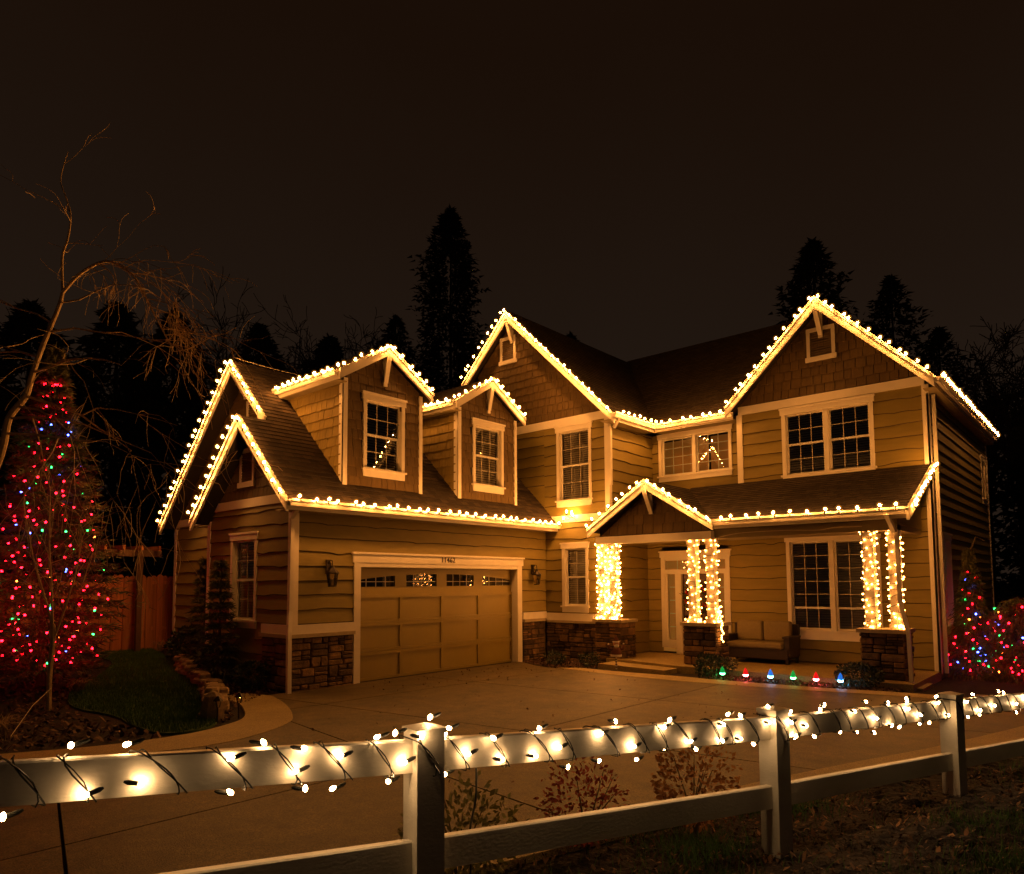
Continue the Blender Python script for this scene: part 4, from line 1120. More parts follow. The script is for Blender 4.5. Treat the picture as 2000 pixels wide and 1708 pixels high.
for (a, b, nm) in SECT[1:5]:
    root = thing('fence_light_string', 'dark corded warm lights wound round the ' + nm, 'string lights', group='light strings on the white fence')
    bl = sorted((s, z) for s, z in FB if a <= s < b)
    wr = MB(); cord = []
    for (s, z) in bl:
        zr = z - ztop(s)
        onpost = any(abs(s - p - .06) < .075 for p in PST)
        if zr > .0: n = random.uniform(-.08, -.03); z = max(z, ztop(s) + .018)
        elif zr < -.135: n = random.uniform(-.095, -.055)
        else: n = -.018 if not onpost else .02
        if onpost and -.135 < zr < .03: n = .02
        p = fp(s, z, n); put(BM_FENCE, p, root, (random.uniform(-1.2, 1.2), random.uniform(-1.2, 1.2), 0))
        sd_ = random.choice([-1, -1, 1]); wr.tube([p - FD_ * .052 * sd_ + ZV * .012, p - FD_ * .04 * sd_ + ZV * .008, p - FD_ * .012 * sd_], [.004, .0085, .0085], 6)
    # two cords twisted round the rail
    turns = int((b - a) / .185); N = turns * 20
    for w_ in range(2):
        cord = []
        for k in range(N + 1):
            t = k / N; s = max(a, PST[0]) + (b - a) * t; an = 2 * math.pi * turns * t + w_ * .3 + .9 * math.sin(9 * t + a) + .8 * math.sin(23 * t + 2 * a) + .5 * math.sin(41 * t)
            cz, cn = -.066 - .078 * math.sin(an), -.065 + .034 * math.cos(an) * 1.05
            cz = max(-.14, min(.008, cz * 1.12)); cn = max(-.098, min(-.022, -.06 + .05 * math.cos(an) + .008 * math.sin(an * 3.3 + w_ * 2)))
            if any(-.03 < s - p < .157 for p in PST): cn = .008 if cn > -.06 else -.137
            cord.append(fp(s + .022 * math.sin(an * 2 + w_) + .016 * math.sin(an * .37 + a), ztop(s) + cz, cn))
        wr.tube(cord, .0030, 4)
    wr.build('wire', 'wire', root)
w = MB(); w.tube(smooth_curve([fp(.30, 1.23, -.03), fp(.29, 1.1, -.02), fp(.31, .95, -.1), fp(.35, .78, -.16), fp(.36, .6, -.2), fp(.37, .42, -.22)], 6), .005, 5)
tag(w.build('extension_cord', 'wire'), 'thin dark cord hanging from the top rail beside the nearest post', 'cord')

# ================================================================== THINGS AT THE HOUSE
def lantern(y, label):
    root = thing('wall_lantern', label, 'lantern', (0.03, y, 2.23), 'carriage lanterns beside the garage door')
    m = MB(); m.box(Fr((0, 0, 0), (0, 1, 0), (0, 0, 1)), -.05, .05, .02, .28, 0, .025)
    m.tube([(.02, 0, .2), (.09, 0, .27), (.15, 0, .26), (.16, 0, .17)], .011, 6); m.tube([(.02, 0, .1), (.08, 0, .12), (.11, 0, .2), (.07, 0, .24)], .008, 5)
    m.build('bracket', 'iron', root)
    m = MB(); m.lathe((.16, 0, 0), [(.0, .17), (.03, .16), (.05, .11), (.135, .02), (.135, 0), (.0, .0)], 6); m.build('roof_cap', 'iron', root)
    m = MB()
    for k in range(6):
        t = k * math.pi / 3; m.tube([(.16 + .11 * math.cos(t), .11 * math.sin(t), .0), (.16 + .075 * math.cos(t), .075 * math.sin(t), -.24)], .007, 4)
    m.lathe((.16, 0, -.255), [(0, 0), (.08, 0), (.085, .02), (0, .022)], 6); m.build('cage', 'iron', root)
    m = MB(); m.lathe((.16, 0, -.235), [(.07, 0), (.104, .235)], 6); m.build('pane', 'lampglass', root)
    m = MB(); m.lathe((.16, 0, -.22), [(.018, 0), (.018, .1), (0, .13)], 8); m.build('candle_sleeve', 'whitefelt', root)
lantern(.76, 'unlit bronze carriage lantern between downspout corner and garage door')
lantern(7.12, 'unlit bronze carriage lantern between garage door and inside wall corner')

def wreath():
    c = Vector((3.55, 9.6, 1.62)); root = thing('wreath', 'green wreath with red berry clusters hung on the dark front door', 'wreath', c)
    tris = []
    for k in range(900):
        a = random.uniform(0, 6.283); r = random.gauss(.30, .05); p = Vector((r * math.cos(a), -.02 + random.uniform(-.09, .02), r * math.sin(a)))
        d = Vector((random.gauss(0, 1), random.gauss(0, .6), random.gauss(0, 1))).normalized() * .09; s = d.orthogonal().normalized() * .014
        tris += [p - s, p + s, p + d]
    soup('foliage', tris, 3, 'needle', root)
    m = MB()
    for k in range(9):
        a = k * .698 + random.uniform(-.15, .15)
        for q in range(9):
            p = Vector((.3 * math.cos(a) + random.gauss(0, .035), -.1 + random.uniform(-.03, .02), .3 * math.sin(a) + random.gauss(0, .035)))
            m.lathe(p - ZV * .02, [(0, 0), (.019, .01), (.022, .02), (.014, .034), (0, .04)], 6)
    m.build('berries', 'berry', root)
wreath()

def loveseat():
    root = thing('loveseat', 'dark wicker porch loveseat with two khaki back cushions and seat cushion', 'loveseat', (5.38, 9.05, .15))
    F = Fr((0, 0, 0), (1, 0, 0), (0, 0, 1))   # faces -Y
    def soft(F, a, b, c, d, n0, n1, m, nm):
        mb = MB(); mb.box(F, a, b, c, d, n0, n1); o = mb.build(nm, m, root)
        bv = o.modifiers.new('b', 'BEVEL'); bv.width = .05; bv.segments = 3
    m = MB(); m.box(F, -.75, .75, .12, .34, -.36, .36); m.build('base', 'wicker', root)
    m = MB(); m.box(F, -.77, .77, .3, .88, -.42, -.34); m.build('backrest', 'wicker', root)
    for sx_ in (-1, 1):
        m = MB(); a, b = (.66, .78) if sx_ > 0 else (-.78, -.66)
        m.box(F, a, b, .16, .58, -.34, .32); m.box(F, a - .02, b + .02, .58, .63, -.38, .36); m.build('armrest', 'wicker', root)
        for n in (-.32, .3):
            m = MB(); m.box(F, (a + b) / 2 - .03, (a + b) / 2 + .03, 0, .16, n - .03, n + .03); m.build('leg', 'wicker', root)
    soft(F, -.65, .65, .34, .48, -.3, .4, 'cushion', 'seat_cushion')
    soft(F, -.645, -.01, .48, .95, -.33, -.16, 'cushion', 'back_cushion'); soft(F, .01, .645, .48, .95, -.33, -.16, 'cushion', 'back_cushion')
loveseat()

# giant coloured bulb stakes
BL = [(5.63, 6.42, 'green', 'glowing green giant bulb stake beside the shrub at the middle pier'), (6.1, 6.46, 'red', 'glowing red giant bulb stake between the first green and first blue ones'), (6.58, 6.52, 'blue', 'glowing blue giant bulb stake in the middle of the row'),
      (6.99, 6.6, 'green', 'glowing green giant bulb stake between a blue and a red one'), (7.41, 6.62, 'red', 'glowing red giant bulb stake beside the last blue one'), (7.82, 6.72, 'blue', 'glowing blue giant bulb stake next to the shrub at the downspout pier')]
for (x, y, c, lab) in BL:
    root = thing('bulb_stake', lab, 'light stake', (x, y, gh(x, y)), 'giant coloured bulb stakes along the porch bed')
    root.scale = (.82, .82, .82)
    m = MB(); m.tube([(0, 0, -.1), (0, 0, .06)], .008, 5); m.build('stake', 'ink', root)
    m = MB(); m.lathe((0, 0, .05), [(0, 0), (.035, 0), (.036, .05), (.03, .055)], 10); m.build('socket', 'ink', root)
    m = MB(); m.lathe((0, 0, .105), [(.032, 0), (.055, .03), (.062, .07), (.055, .11), (.035, .16), (.014, .2), (0, .215)], 12); m.build('shade', 'g_' + c, root, True)
    m = MB(); m.lathe((0, 0, .105), [(0, .0), (.03, .0), (.05, .012), (.061, .03), (.063, .04), (.058, .05)], 12); m.build('lamp', 'core_' + c, root, True)

def ornament():
    x, y = 2.95, 6.62; root = thing('garden_ornament', 'small brown coated bearded gnome figure on a striped stake before the stone wall', 'ornament', (x, y, gh(x, y)))
    rot = Vector((.75, -.66, 0))
    m = MB()
    for k in range(6): pass
    m.tube([(0, 0, 0), (0, 0, .32)], .02, 8); m.build('stake', 'whitefelt', root)
    m = MB()
    for k in range(5):
        m = MB(); m.tube([(0, 0, .04 + k * .06), (0, 0, .065 + k * .06)], .0225, 8); m.build('stripe', 'redcloth', root)
    m = MB(); m.lathe((0, 0, .3), [(0, 0), (.11, .0), (.125, .05), (.1, .16), (.055, .22), (0, .23)], 10)
    sd = Vector((.66, .75, 0))
    for s_ in (-1, 1): m.tube([sd * .08 * s_ + ZV * .47, sd * .15 * s_ + ZV * .46, sd * .18 * s_ + ZV * .56], [.035, .032, .026], 7)
    m.build('body', 'redcloth', root, True)
    m = MB(); m.lathe((0, 0, .52), [(0, 0), (.06, .02), (.075, .07), (.06, .12), (0, .14)], 10); m.build('face', 'skin', root, True)
    m = MB(); m.lathe(rot * .035 + ZV * .49, [(0, 0), (.05, .02), (.06, .06), (.03, .1), (0, .105)], 8); m.build('beard', 'whitefelt', root, True)
    m = MB(); m.lathe((0, 0, .3), [(.127, -.005), (.132, .02), (.127, .045)], 10); m.build('coat_hem', 'whitefelt', root, True)
    m = MB(); m.lathe((0, 0, .615), [(.078, 0), (.084, .018), (.074, .036)], 10); m.build('cap_brim', 'whitefelt', root, True)
    for s_ in (-1, 1):
        m = MB(); m.lathe(sd * .18 * s_ + ZV * .56, [(0, 0), (.026, .02), (0, .045)], 7); m.build('mitten', 'whitefelt', root, True)
    m = MB(); m.lathe((0, 0, .64), [(.072, 0), (.05, .07), (0, .13)], 10); m.build('cap', 'redcloth', root, True)
ornament()

def path_light(x, y, lab):
    root = thing('path_light', lab, 'garden light', (x, y, gh(x, y)), 'small garden path lights by the walkway')
    m = MB(); m.tube([(0, 0, -.05), (0, 0, .2)], .012, 6); m.build('stake', 'ink', root)
    m = MB(); m.lathe((0, 0, .19), [(.03, 0), (.045, .1), (.0, .1)], 6); m.build('lens', 'lampglass', root)
    m = MB(); m.lathe((0, 0, .29), [(.075, 0), (.05, .03), (.02, .06), (0, .07)], 8); m.build('roof_cap', 'iron', root)
path_light(2.05, -2.42, 'small dark path light with clear lens beside the stacked stones')
path_light(1.9, -2.02, 'slim dark path light behind the clear lens one at the walkway curve')

def stone_edge():
    root = thing('stone_edging', 'low stacked fieldstone edging between lawn and planting bed', 'stone edging')
    pts = [(-4.4, -.1), (-3.6, -.35), (-2.9, -.52), (-1.9, -.8), (-1.1, -1.02), (-.4, -1.3), (.3, -1.6), (.95, -1.9), (1.5, -2.2)]
    c = smooth_curve(pts, 6); n = len(c)
    for i in range(0, n, 1):
        x, y = c[i]; d = Vector(c[min(i + 1, n - 1)] + (0,)) - Vector(c[max(i - 1, 0)] + (0,)); an = math.atan2(d.y, d.x)
        top = 0.0
        for lay in range(random.choice([3, 3, 4])):
            L, Wd, h = random.uniform(.28, .5), random.uniform(.2, .34), random.uniform(.06, .12)
            a = an + random.uniform(-.35, .35); jx, jy = random.uniform(-.06, .06), random.uniform(-.07, .07)
            k = 7; m = MB(); ring = []
            for q in range(k):
                t = 2 * math.pi * q / k + random.uniform(-.2, .2); ring.append((L / 2 * math.cos(t) * random.uniform(.8, 1.1), Wd / 2 * math.sin(t) * random.uniform(.8, 1.1)))
            z0 = gh(x, y) - .03 + top
            def P(p, z, s=1.0): return (x + jx + s * (p[0] * math.cos(a) - p[1] * math.sin(a)), y + jy + s * (p[0] * math.sin(a) + p[1] * math.cos(a)), z)
            vs = [P(p, z0) for p in ring] + [P(p, z0 + h * random.uniform(.6, .8)) for p in ring] + [P(p, z0 + h, .82) for p in ring]
            m.poly(vs, [(q, (q + 1) % k, k + (q + 1) % k, k + q) for q in range(k)] + [(k + q, k + (q + 1) % k, 2 * k + (q + 1) % k, 2 * k + q) for q in range(k)] + [tuple(range(2 * k, 3 * k))])
            m.build('stone', 'rubble', root); top += h * .92
    # one upright boulder at the end
    m = MB(); m.lathe((1.75, -2.35, gh(1.75, -2.35) - .05), [(0, 0), (.16, 0), (.17, .2), (.12, .38), (.05, .44), (0, .45)], 7); m.build('stone', 'rubble', root)
stone_edge()

# ---- cedar fence and pergola on the left
def cedar_fence():
    root = thing('board_fence', 'red cedar board fence with scalloped tops beside the house end', 'fence')
    X = -7.7; y = -6.2; F = fx(X); i = 0
    while y < 2.6:
        w = .15; z0 = gh(X, y) - .05; zt = z0 + 2.0 + .03 * math.sin(i * 1.7); m = MB(); n = .0 if i % 2 else -.05
        m.prism(F, [(y, z0), (y + w, z0), (y + w, zt - .05), (y + w - .05, zt), (y + .05, zt), (y, zt - .05)], n, n + .022); m.build('board', 'cedar', root); y += w * .93; i += 1
    for z in (.5, 1.72):
        m = MB(); m.box(F, -6.2, 2.6, .33 + z, .33 + z + .09, -.03, -.001); m.build('rail', 'cedar', root)
cedar_fence()
def pergola():
    root = thing('pergola', 'small cedar pergola with a row of rafter ends beside the board fence', 'pergola')
    X = -7.35; g = gh(X, 0)
    for (yy) in (.05, -2.6):
        m = MB(); m.box(fx(X + .06), yy - .06, yy + .06, g - .1, g + 2.45, -.12, 0); m.build('post', 'timber', root)
    m = MB(); m.box(fx(X + .1), -3.2, .55, g + 2.45, g + 2.62, -.2, 0); m.build('beam', 'timber', root)
    for k in range(9):
        yy = -3.1 + k * .43; m = MB(); m.box(fy(yy), X - 1.0, X + .45, g + 2.6, g + 2.72, -.05, 0); m.build('rafter', 'cedar', root)
pergola()

# ================================================================== PLANTS
def blades(n, poly, hmin, hmax, w, lean=.5, dens=None, clump=None):
    P = np.array(poly); lo = P.min(0); hi = P.max(0)
    x = rng.uniform(lo[0], hi[0], n * 3); y = rng.uniform(lo[1], hi[1], n * 3)
    k = inpoly(x, y, poly)
    if dens is not None: k &= dens(x, y)
    x = x[k][:n]; y = y[k][:n]; n = len(x)
    z = gha(x, y) - .03; a = rng.uniform(0, 6.283, n); h = rng.uniform(hmin, hmax, n); ln = rng.uniform(0, lean, n) * h; b = rng.uniform(0, 6.283, n)
    dx, dy = np.cos(a) * w, np.sin(a) * w
    t = np.empty((n, 3, 3)); t[:, 0] = np.c_[x - dx, y - dy, z]; t[:, 1] = np.c_[x + dx, y + dy, z]; t[:, 2] = np.c_[x + np.cos(b) * ln, y + np.sin(b) * ln, z + h]
    return t
kind(soup('lawn_grass', blades(42000, LAWN, .035, .075, .005) + np.array([0, 0, .03]), 3, 'grass'), 'stuff')
def bed_relief():
    nx, ny = 210, 300; xs = np.linspace(8.6, 15.0, nx); ys = np.linspace(-6.6, 4.0, ny); X, Y = np.meshgrid(xs, ys)
    Z = np.zeros_like(X)
    for k, am in ((1.2, .03), (4, .018), (11, .014), (26, .010)):
        gx, gy = int(6.4 * k) + 3, int(10.6 * k) + 3; g = rng.normal(0, 1, (gy, gx)); u = (X - 8.6) * k; v = (Y + 6.6) * k; iu, iv = u.astype(int), v.astype(int); fu, fv = u - iu, v - iv
        fu = fu * fu * (3 - 2 * fu); fv = fv * fv * (3 - 2 * fv)
        Z += am * ((g[iv, iu] * (1 - fu) + g[iv, iu + 1] * fu) * (1 - fv) + (g[iv + 1, iu] * (1 - fu) + g[iv + 1, iu + 1] * fu) * fv)
    Z = gha(X, Y) - .03 + np.maximum(Z, -.035) * .75 + .012
    ok = inpoly(X, Y, [(9.05, -5.2), (9.63, -2.72), (10.28, -.45), (10.92, 1.25), (11.5, 3.5), (11.6, 3.95), (14.95, 3.95), (14.95, -6.5), (10, -6.5), (8.85, -6.1)])
    me = bpy.data.meshes.new('garden_bed'); idx = np.arange(nx * ny).reshape(ny, nx)
    q = np.stack([idx[:-1, :-1], idx[:-1, 1:], idx[1:, 1:], idx[1:, :-1]], -1).reshape(-1, 4); q = q[ok[:-1, :-1].ravel() & ok[1:, 1:].ravel()]
    me.from_pydata(np.c_[X.ravel(), Y.ravel(), Z.ravel()].tolist(), [], q.tolist()); me.materials.append(MT['soil'])
    o = bpy.data.objects.new('garden_bed', me); COL.objects.link(o); kind(o, 'structure')
bed_relief()
FGP = [(8.8, -5.6), (9.45, -3.1), (10.2, -.6), (10.9, 1.6), (11.5, 4.0), (16, 4.0), (16, -6.2), (10.0, -7.2)]
cl = rng.uniform([9.3, -6], [14.5, 3.5], (46, 2)); cl = np.r_[cl, [[10.9, -4.35], [11.15, -3.75], [11.35, -3.0], [11.5, -2.4], [11.25, -1.6], [11.6, -1.3], [10.7, -4.9], [11.9, -.3], [11.75, .9]]]
def dclump(x, y):
    d = np.full(x.shape, 9.0)
    for cx, cy in cl: d = np.minimum(d, np.hypot(x - cx, y - cy))
    return rng.uniform(0, 1, x.shape) < np.exp(-(d / .27) ** 2) * .95 + .012
kind(soup('grass_tufts', blades(120000, FGP, .04, .13, .0032, .9, dclump), 3, 'grass'), 'stuff')
def chips(n, poly, size, m, name, dens=None):
    P = np.array(poly); lo = P.min(0); hi = P.max(0)
    x = rng.uniform(lo[0], hi[0], n * 2); y = rng.uniform(lo[1], hi[1], n * 2); k = inpoly(x, y, poly); x = x[k][:n]; y = y[k][:n]; n = len(x)
    z = gha(x, y) - .03 + rng.uniform(.005, .05, n); a = rng.uniform(0, 6.283, n); s = rng.uniform(.4, 1.3, n) * size
    tx, ty = rng.normal(0, .6, n), rng.normal(0, .6, n)
    q = np.empty((n, 4, 3))
    for i, (u, v) in enumerate(((-1, 0), (0, -.5), (1, 0), (0, .5))):
        ux = s * (u * np.cos(a) - v * np.sin(a)); uy = s * (u * np.sin(a) + v * np.cos(a)); q[:, i] = np.c_[x + ux, y + uy, z + ux * tx + uy * ty + (.25 * s if i in (1,) else 0)]
    return kind(soup(name, q, 4, m), 'stuff')
chips(42000, FGP, .0095, 'bits', 'bark_bits')
chips(24000, FGP, .017, 'litter', 'leaf_litter')
chips(4200, FGP, .024, 'leafpale', 'leaf_litter')
chips(7000, [(-9, -9), (2, -9), (2.0, -4.6), (2.6, -3.4), (1.2, -3.3), (-1.6, -3.3), (-4, -2), (-9, -1.3)], .05, 'litter', 'leaf_litter')
chips(2600, [(5.2, 6.25), (7.6, 6.3), (8.8, 6.65), (8.8, 7.1), (5.1, 7.1)], .03, 'litter', 'bark_mulch')
chips(1600, [(.1, 6.6), (1.5, 6.05), (2.4, 6.2), (2.3, 7.5), (.1, 7.6)], .03, 'litter', 'bark_mulch')
chips(2600, [(-4, -.1), (-.5, -1.1), (.5, -1.4), (2.1, -2.2), (2.3, -2.7), (1.6, -2.3), (-.2, -.4), (-.4, -.02)], .035, 'litter', 'bark_mulch')
chips(150, [(2, -1.5), (8.5, -4), (9.8, 1), (9.5, 5.5), (3.5, 5.3)], .02, 'litter', 'fallen_leaves').location.z = .042
chips(160, [(.3, 1), (1.8, 1), (3.2, 5.6), (1.0, 6.0), (.2, 6.0)], .022, 'litter', 'fallen_leaves').location.z = .045

def spray_crown(name, root, H0, R, n, leaf, m, prof, jitter=.12, droop=.3, base=.0, aspect=.22, layers=None, gaps=0.0):
    """loose needle sprays spread through a crown of profile prof(t)->radius share, as one mesh of triangles"""
    t = rng.uniform(0, 1, n) ** 1.1
    if layers: t = (np.floor(t * layers) + rng.uniform(0, .55, n)) / layers
    a = rng.uniform(0, 6.283, n)
    if gaps:
        lay = np.floor(t * 9).astype(int); pa = (lay * 2.4) % 6.283
        keep = (np.cos((a - pa) * 2.5 + lay) > -1 + gaps); t, a = t[keep], a[keep]; n = len(t)
    r = R * prof(t) * np.sqrt(rng.uniform(.01, 1, n)) * (1 + rng.normal(0, jitter, n)) * (1 + .16 * np.sin(a * 3 + t * 17) + .1 * np.sin(a * 7 - t * 31))
    p = np.c_[r * np.cos(a), r * np.sin(a), base + t * H0 - droop * r * .5]
    d = np.c_[np.cos(a), np.sin(a), rng.normal(.05, .35, n) - droop] + rng.normal(0, .35, (n, 3))
    d /= np.linalg.norm(d, axis=1)[:, None]
    L = leaf * rng.uniform(.5, 1.3, n)[:, None]
    s = np.cross(d, rng.normal(0, 1, (n, 3))); s /= np.linalg.norm(s, axis=1)[:, None]
    q = np.empty((n, 3, 3)); q[:, 0] = p - s * L * aspect; q[:, 1] = p + s * L * aspect; q[:, 2] = p + d * L
    return soup(name, q, 3, m, root)

def colour_lights(label, cx, cy, z0, H0, R, prof, n, weights, group):
    root = thing('coloured_light_string', label, 'string lights', (cx, cy, z0), group)
    keys = ['red', 'green', 'blue', 'amber']; cord = []
    for k in range(n):
        t = min(.97, (k + random.random()) / n); t = 1 - (1 - t) ** .62
        a = k * 2.399 + random.uniform(-.5, .5)
        r = R * float(prof(np.array([t]))[0]) * random.uniform(.42, 1.02)
        p = Vector((r * math.cos(a), r * math.sin(a), t * H0 - .12 * r))
        put(BM_TREE[random.choices(keys, weights)[0]], p, root, (random.uniform(-1, 1), random.uniform(-1, 1), 0))
    for k in range(260):
        t = k / 259; a = t * 40; r = R * float(prof(np.array([t]))[0]) * .85; cord.append((r * math.cos(a), r * math.sin(a), t * H0 - .1 * r))
    w = MB(); w.tube(cord, .004, 3); w.build('wire', 'wire', root)

# lit conifer on the left
pl = lambda t: np.clip(np.minimum(.60 + t * 2.0, 1.0) * (1 - t) ** .95 * 1.16, .025, 1)
LT = (-3.66, -3.06, gh(-3.66, -3.06))
root = thing('lit_conifer', 'tall slim conifer decked with mostly red lights on the lawn side', 'conifer tree', LT)
m = MB(); m.tube([(0, 0, -.1), (.02, 0, 3), (0, .02, 6.0)], [.1, .06, .01], 8); m.build('trunk', 'bark', root)
spray_crown('crown', root, 6.25, 1.30, 36000, .15, 'needle', pl, base=.35, droop=.15, layers=26, aspect=.10)
colour_lights('mostly red lights with some green and blue wound round the tall conifer', LT[0], LT[1], LT[2] + .45, 6.05, 1.26, pl, 270, [.78, .10, .09, .03], None)
# lit weeping conifer and shrub on the right
pr_ = lambda t: np.clip((1 - t) ** 1.1 * 1.02, .03, 1)
RT = (9.42, 10.35, 0)
root = thing('lit_weeping_conifer', 'narrow weeping conifer with coloured lights at the right house corner', 'conifer tree', RT)
m = MB(); m.tube([(0, 0, -.1), (.05, 0, 1.5), (.02, .0, 2.6), (.15, .05, 2.95), (.3, .08, 2.85)], [.06, .045, .025, .015, .006], 7); m.build('trunk', 'bark', root)
spray_crown('crown', root, 2.6, .62, 9000, .13, 'needle', pr_, base=.1, droop=.9, aspect=.10)
colour_lights('coloured lights strung up the narrow weeping conifer at the house corner', RT[0], RT[1], .15, 2.6, .55, pr_, 62, [.55, .17, .2, .08], None)
ps = lambda t: np.clip(np.sqrt(np.maximum(0, 1 - (t - .25) ** 2 / .6)), .05, 1)
RS = (10.25, 10.55, 0)
root = thing('lit_shrub', 'broad weeping shrub with red lights beside the narrow conifer', 'shrub', RS)
m = MB(); m.tube([(0, 0, -.1), (.03, 0, .8), (.0, .03, 1.3)], [.07, .05, .02], 7); m.build('stem', 'bark', root)
spray_crown('crown', root, 1.6, .85, 9000, .14, 'needle', ps, base=.1, droop=.9, aspect=.10)
colour_lights('mostly red lights spread over the broad weeping shrub at the picture edge', RS[0], RS[1], .15, 1.55, .85, ps, 92, [.68, .09, .14, .09], None)

def leaf_shrub(name, label, x, y, R, Hh, n, leaf, m, cat='shrub', stems=5, group=None, flat=.5):
    root = thing(name, label, cat, (x, y, gh(x, y)), group)
    s_ = MB()
    for k in range(stems):
        a = random.uniform(0, 6.283); r = R * random.uniform(.2, .8)
        s_.tube([(0, 0, -.05), (r * .4 * math.cos(a), r * .4 * math.sin(a), Hh * .45), (r * math.cos(a), r * math.sin(a), Hh * random.uniform(.7, .95))], [.008, .005, .002], 5)
    s_.build('stem', 'bark', root)
    u = rng.normal(0, 1, (n, 3)); u /= np.linalg.norm(u, axis=1)[:, None]; rr = rng.uniform(.25, 1, n) ** .5
    c = rng.uniform(-1, 1, (7, 3)); w = 1 + .25 * np.sin(u @ c.T * 3).sum(1) / 3
    p = u * (rr * w)[:, None] * np.array([R, R, Hh / 2]) + np.array([0, 0, Hh / 2]); p[:, 2] = np.maximum(p[:, 2], .02)
    d = u + rng.normal(0, .6, (n, 3)); d /= np.linalg.norm(d, axis=1)[:, None]; s = np.cross(d, rng.normal(0, 1, (n, 3))); s /= np.linalg.norm(s, axis=1)[:, None]
    L = leaf * rng.uniform(.6, 1.3, n)[:, None]
    q = np.empty((n, 4, 3)); q[:, 0] = p; q[:, 1] = p + d * L * .5 + s * L * .28; q[:, 2] = p + d * L; q[:, 3] = p + d * L * .5 - s * L * .28
    soup('leaves', q, 4, m, root)
leaf_shrub('shrub', 'low dark evergreen mound at the foot of the middle pier', 5.25, 6.75, .42, .5, 1500, .06, 'leafgreen')
leaf_shrub('shrub', 'low dark evergreen mound left of the downspout pier', 8.05, 7.05, .42, .45, 1500, .06, 'leafgreen')
leaf_shrub('shrub', 'small dark plant by the inner garage corner stone', 1.25, 6.5, .25, .3, 500, .06, 'leafgreen')
leaf_shrub('shrub', 'little dark plant in front of the stone wall', 2.1, 6.75, .25, .32, 500, .06, 'leafgreen')
leaf_shrub('shrub', 'rounded dark rhododendron under the garage end window', -2.6, -.12, .42, .8, 1500, .11, 'leafgreen')
leaf_shrub('shrub', 'dark broadleaf shrub left of the garage end wall by the board fence', -4.7, .25, .5, .9, 1600, .11, 'leafgreen')
leaf_shrub('shrub', 'low dark shrub between stacked stones and the garage corner', -.9, -.3, .35, .55, 900, .08, 'leafgreen')
leaf_shrub('nandina', 'sparse yellow green shrub right of the nearest fence post', 9.22, -4.62, .34, .5, 900, .045, 'leafyellow', stems=6)
leaf_shrub('nandina', 'sparse red leaved shrub seen between the fence rails', 9.42, -3.75, .27, .5, 850, .036, 'leafred', stems=6)
leaf_shrub('nandina', 'sparse orange leaved shrub left of the second fence post', 9.78, -3.05, .27, .58, 900, .04, 'leaforange', stems=6)
def conifer_small(label, x, y, Hh, R, n, leaf):
    root = thing('conifer_shrub', label, 'shrub', (x, y, gh(x, y)))
    m = MB(); m.tube([(0, 0, -.1), (0, .02, Hh * .95)], [.05, .01], 6); m.build('trunk', 'bark', root)
    spray_crown('crown', root, Hh, R, n, leaf, 'needle', lambda t: np.clip((1 - t) ** .9 + .05, .05, 1), base=.05, droop=.2, layers=12, aspect=.12)
conifer_small('dark pointed conifer shrub before the house end wall', -3.75, .08, 2.5, .42, 5000, .13)
conifer_small('dark narrow conifer shrub left of the garage end window', -2.05, -.4, 2.5, .42, 5000, .13)
def grass_clump(label, x, y, Hh, n, spread=.6):
    root = thing('ornamental_grass', label, 'grass clump', (x, y, gh(x, y))); tr = []
    for k in range(n):
        a = random.uniform(0, 6.283); b = random.uniform(.1, spread) * Hh; p = Vector((random.gauss(0, .05), random.gauss(0, .05), 0)); mid = p + Vector((math.cos(a) * b * .5, math.sin(a) * b * .5, Hh * random.uniform(.6, .8))); tip = p + Vector((math.cos(a) * b * 1.5, math.sin(a) * b * 1.5, Hh * random.uniform(.35, .95))); s = Vector((-math.sin(a), math.cos(a), 0)) * .006
        tr += [p - s, p + s, mid, mid - s, mid + s, tip]
    soup('blades', tr, 3, 'straw', root)
grass_clump('straw coloured grass clump at the left picture edge', .85, -4.75, .35, 160, .9)
grass_clump('dry grass tuft at the foot of the sapling bed by the lit conifer', -2.7, -2.75, .28, 140, 1.1)
grass_clump('pale grass tuft at the foot of the board fence', -7.2, .55, .3, 90, .9)

# sapling and the big leaning birch
def twigs(mb, a, d, L, r, depth, spread=.7, droop=.0, rmin=.0036):
    p = Vector(a); pts = [p.copy()]; rad = [r]; d = Vector(d).normalized(); n = 5
    for i in range(n):
        d = (d + Vector((random.gauss(0, .16), random.gauss(0, .16), random.gauss(0, .16) - droop))).normalized(); p = p + d * L / n; pts.append(p.copy()); rad.append(max(rmin, r * (1 - .75 * (i + 1) / n)))
    mb.tube(pts, rad, 5 if r > .012 else 4, False)
    if depth > 0:
        for k in range(random.choice([2, 3, 3])):
            i = random.randint(1, n); dd = (d + Vector((random.gauss(0, spread), random.gauss(0, spread), random.gauss(0, spread) - droop))).normalized()
            twigs(mb, pts[i], dd, L * random.uniform(.5, .75), rad[i] * .75, depth - 1, spread, droop, rmin)
root = thing('sapling', 'thin bare multi stemmed sapling staked in the bed before the lit conifer', 'tree')
m = MB(); m.tube(smooth_curve([(-1.46, -3.54, -.05), (-1.46, -3.55, .55), (-1.44, -3.53, 1.05), (-1.45, -3.54, 1.39)], 4), [.045] + [.04] * 12, 7); m.build('trunk', 'palebark', root)
m = MB()
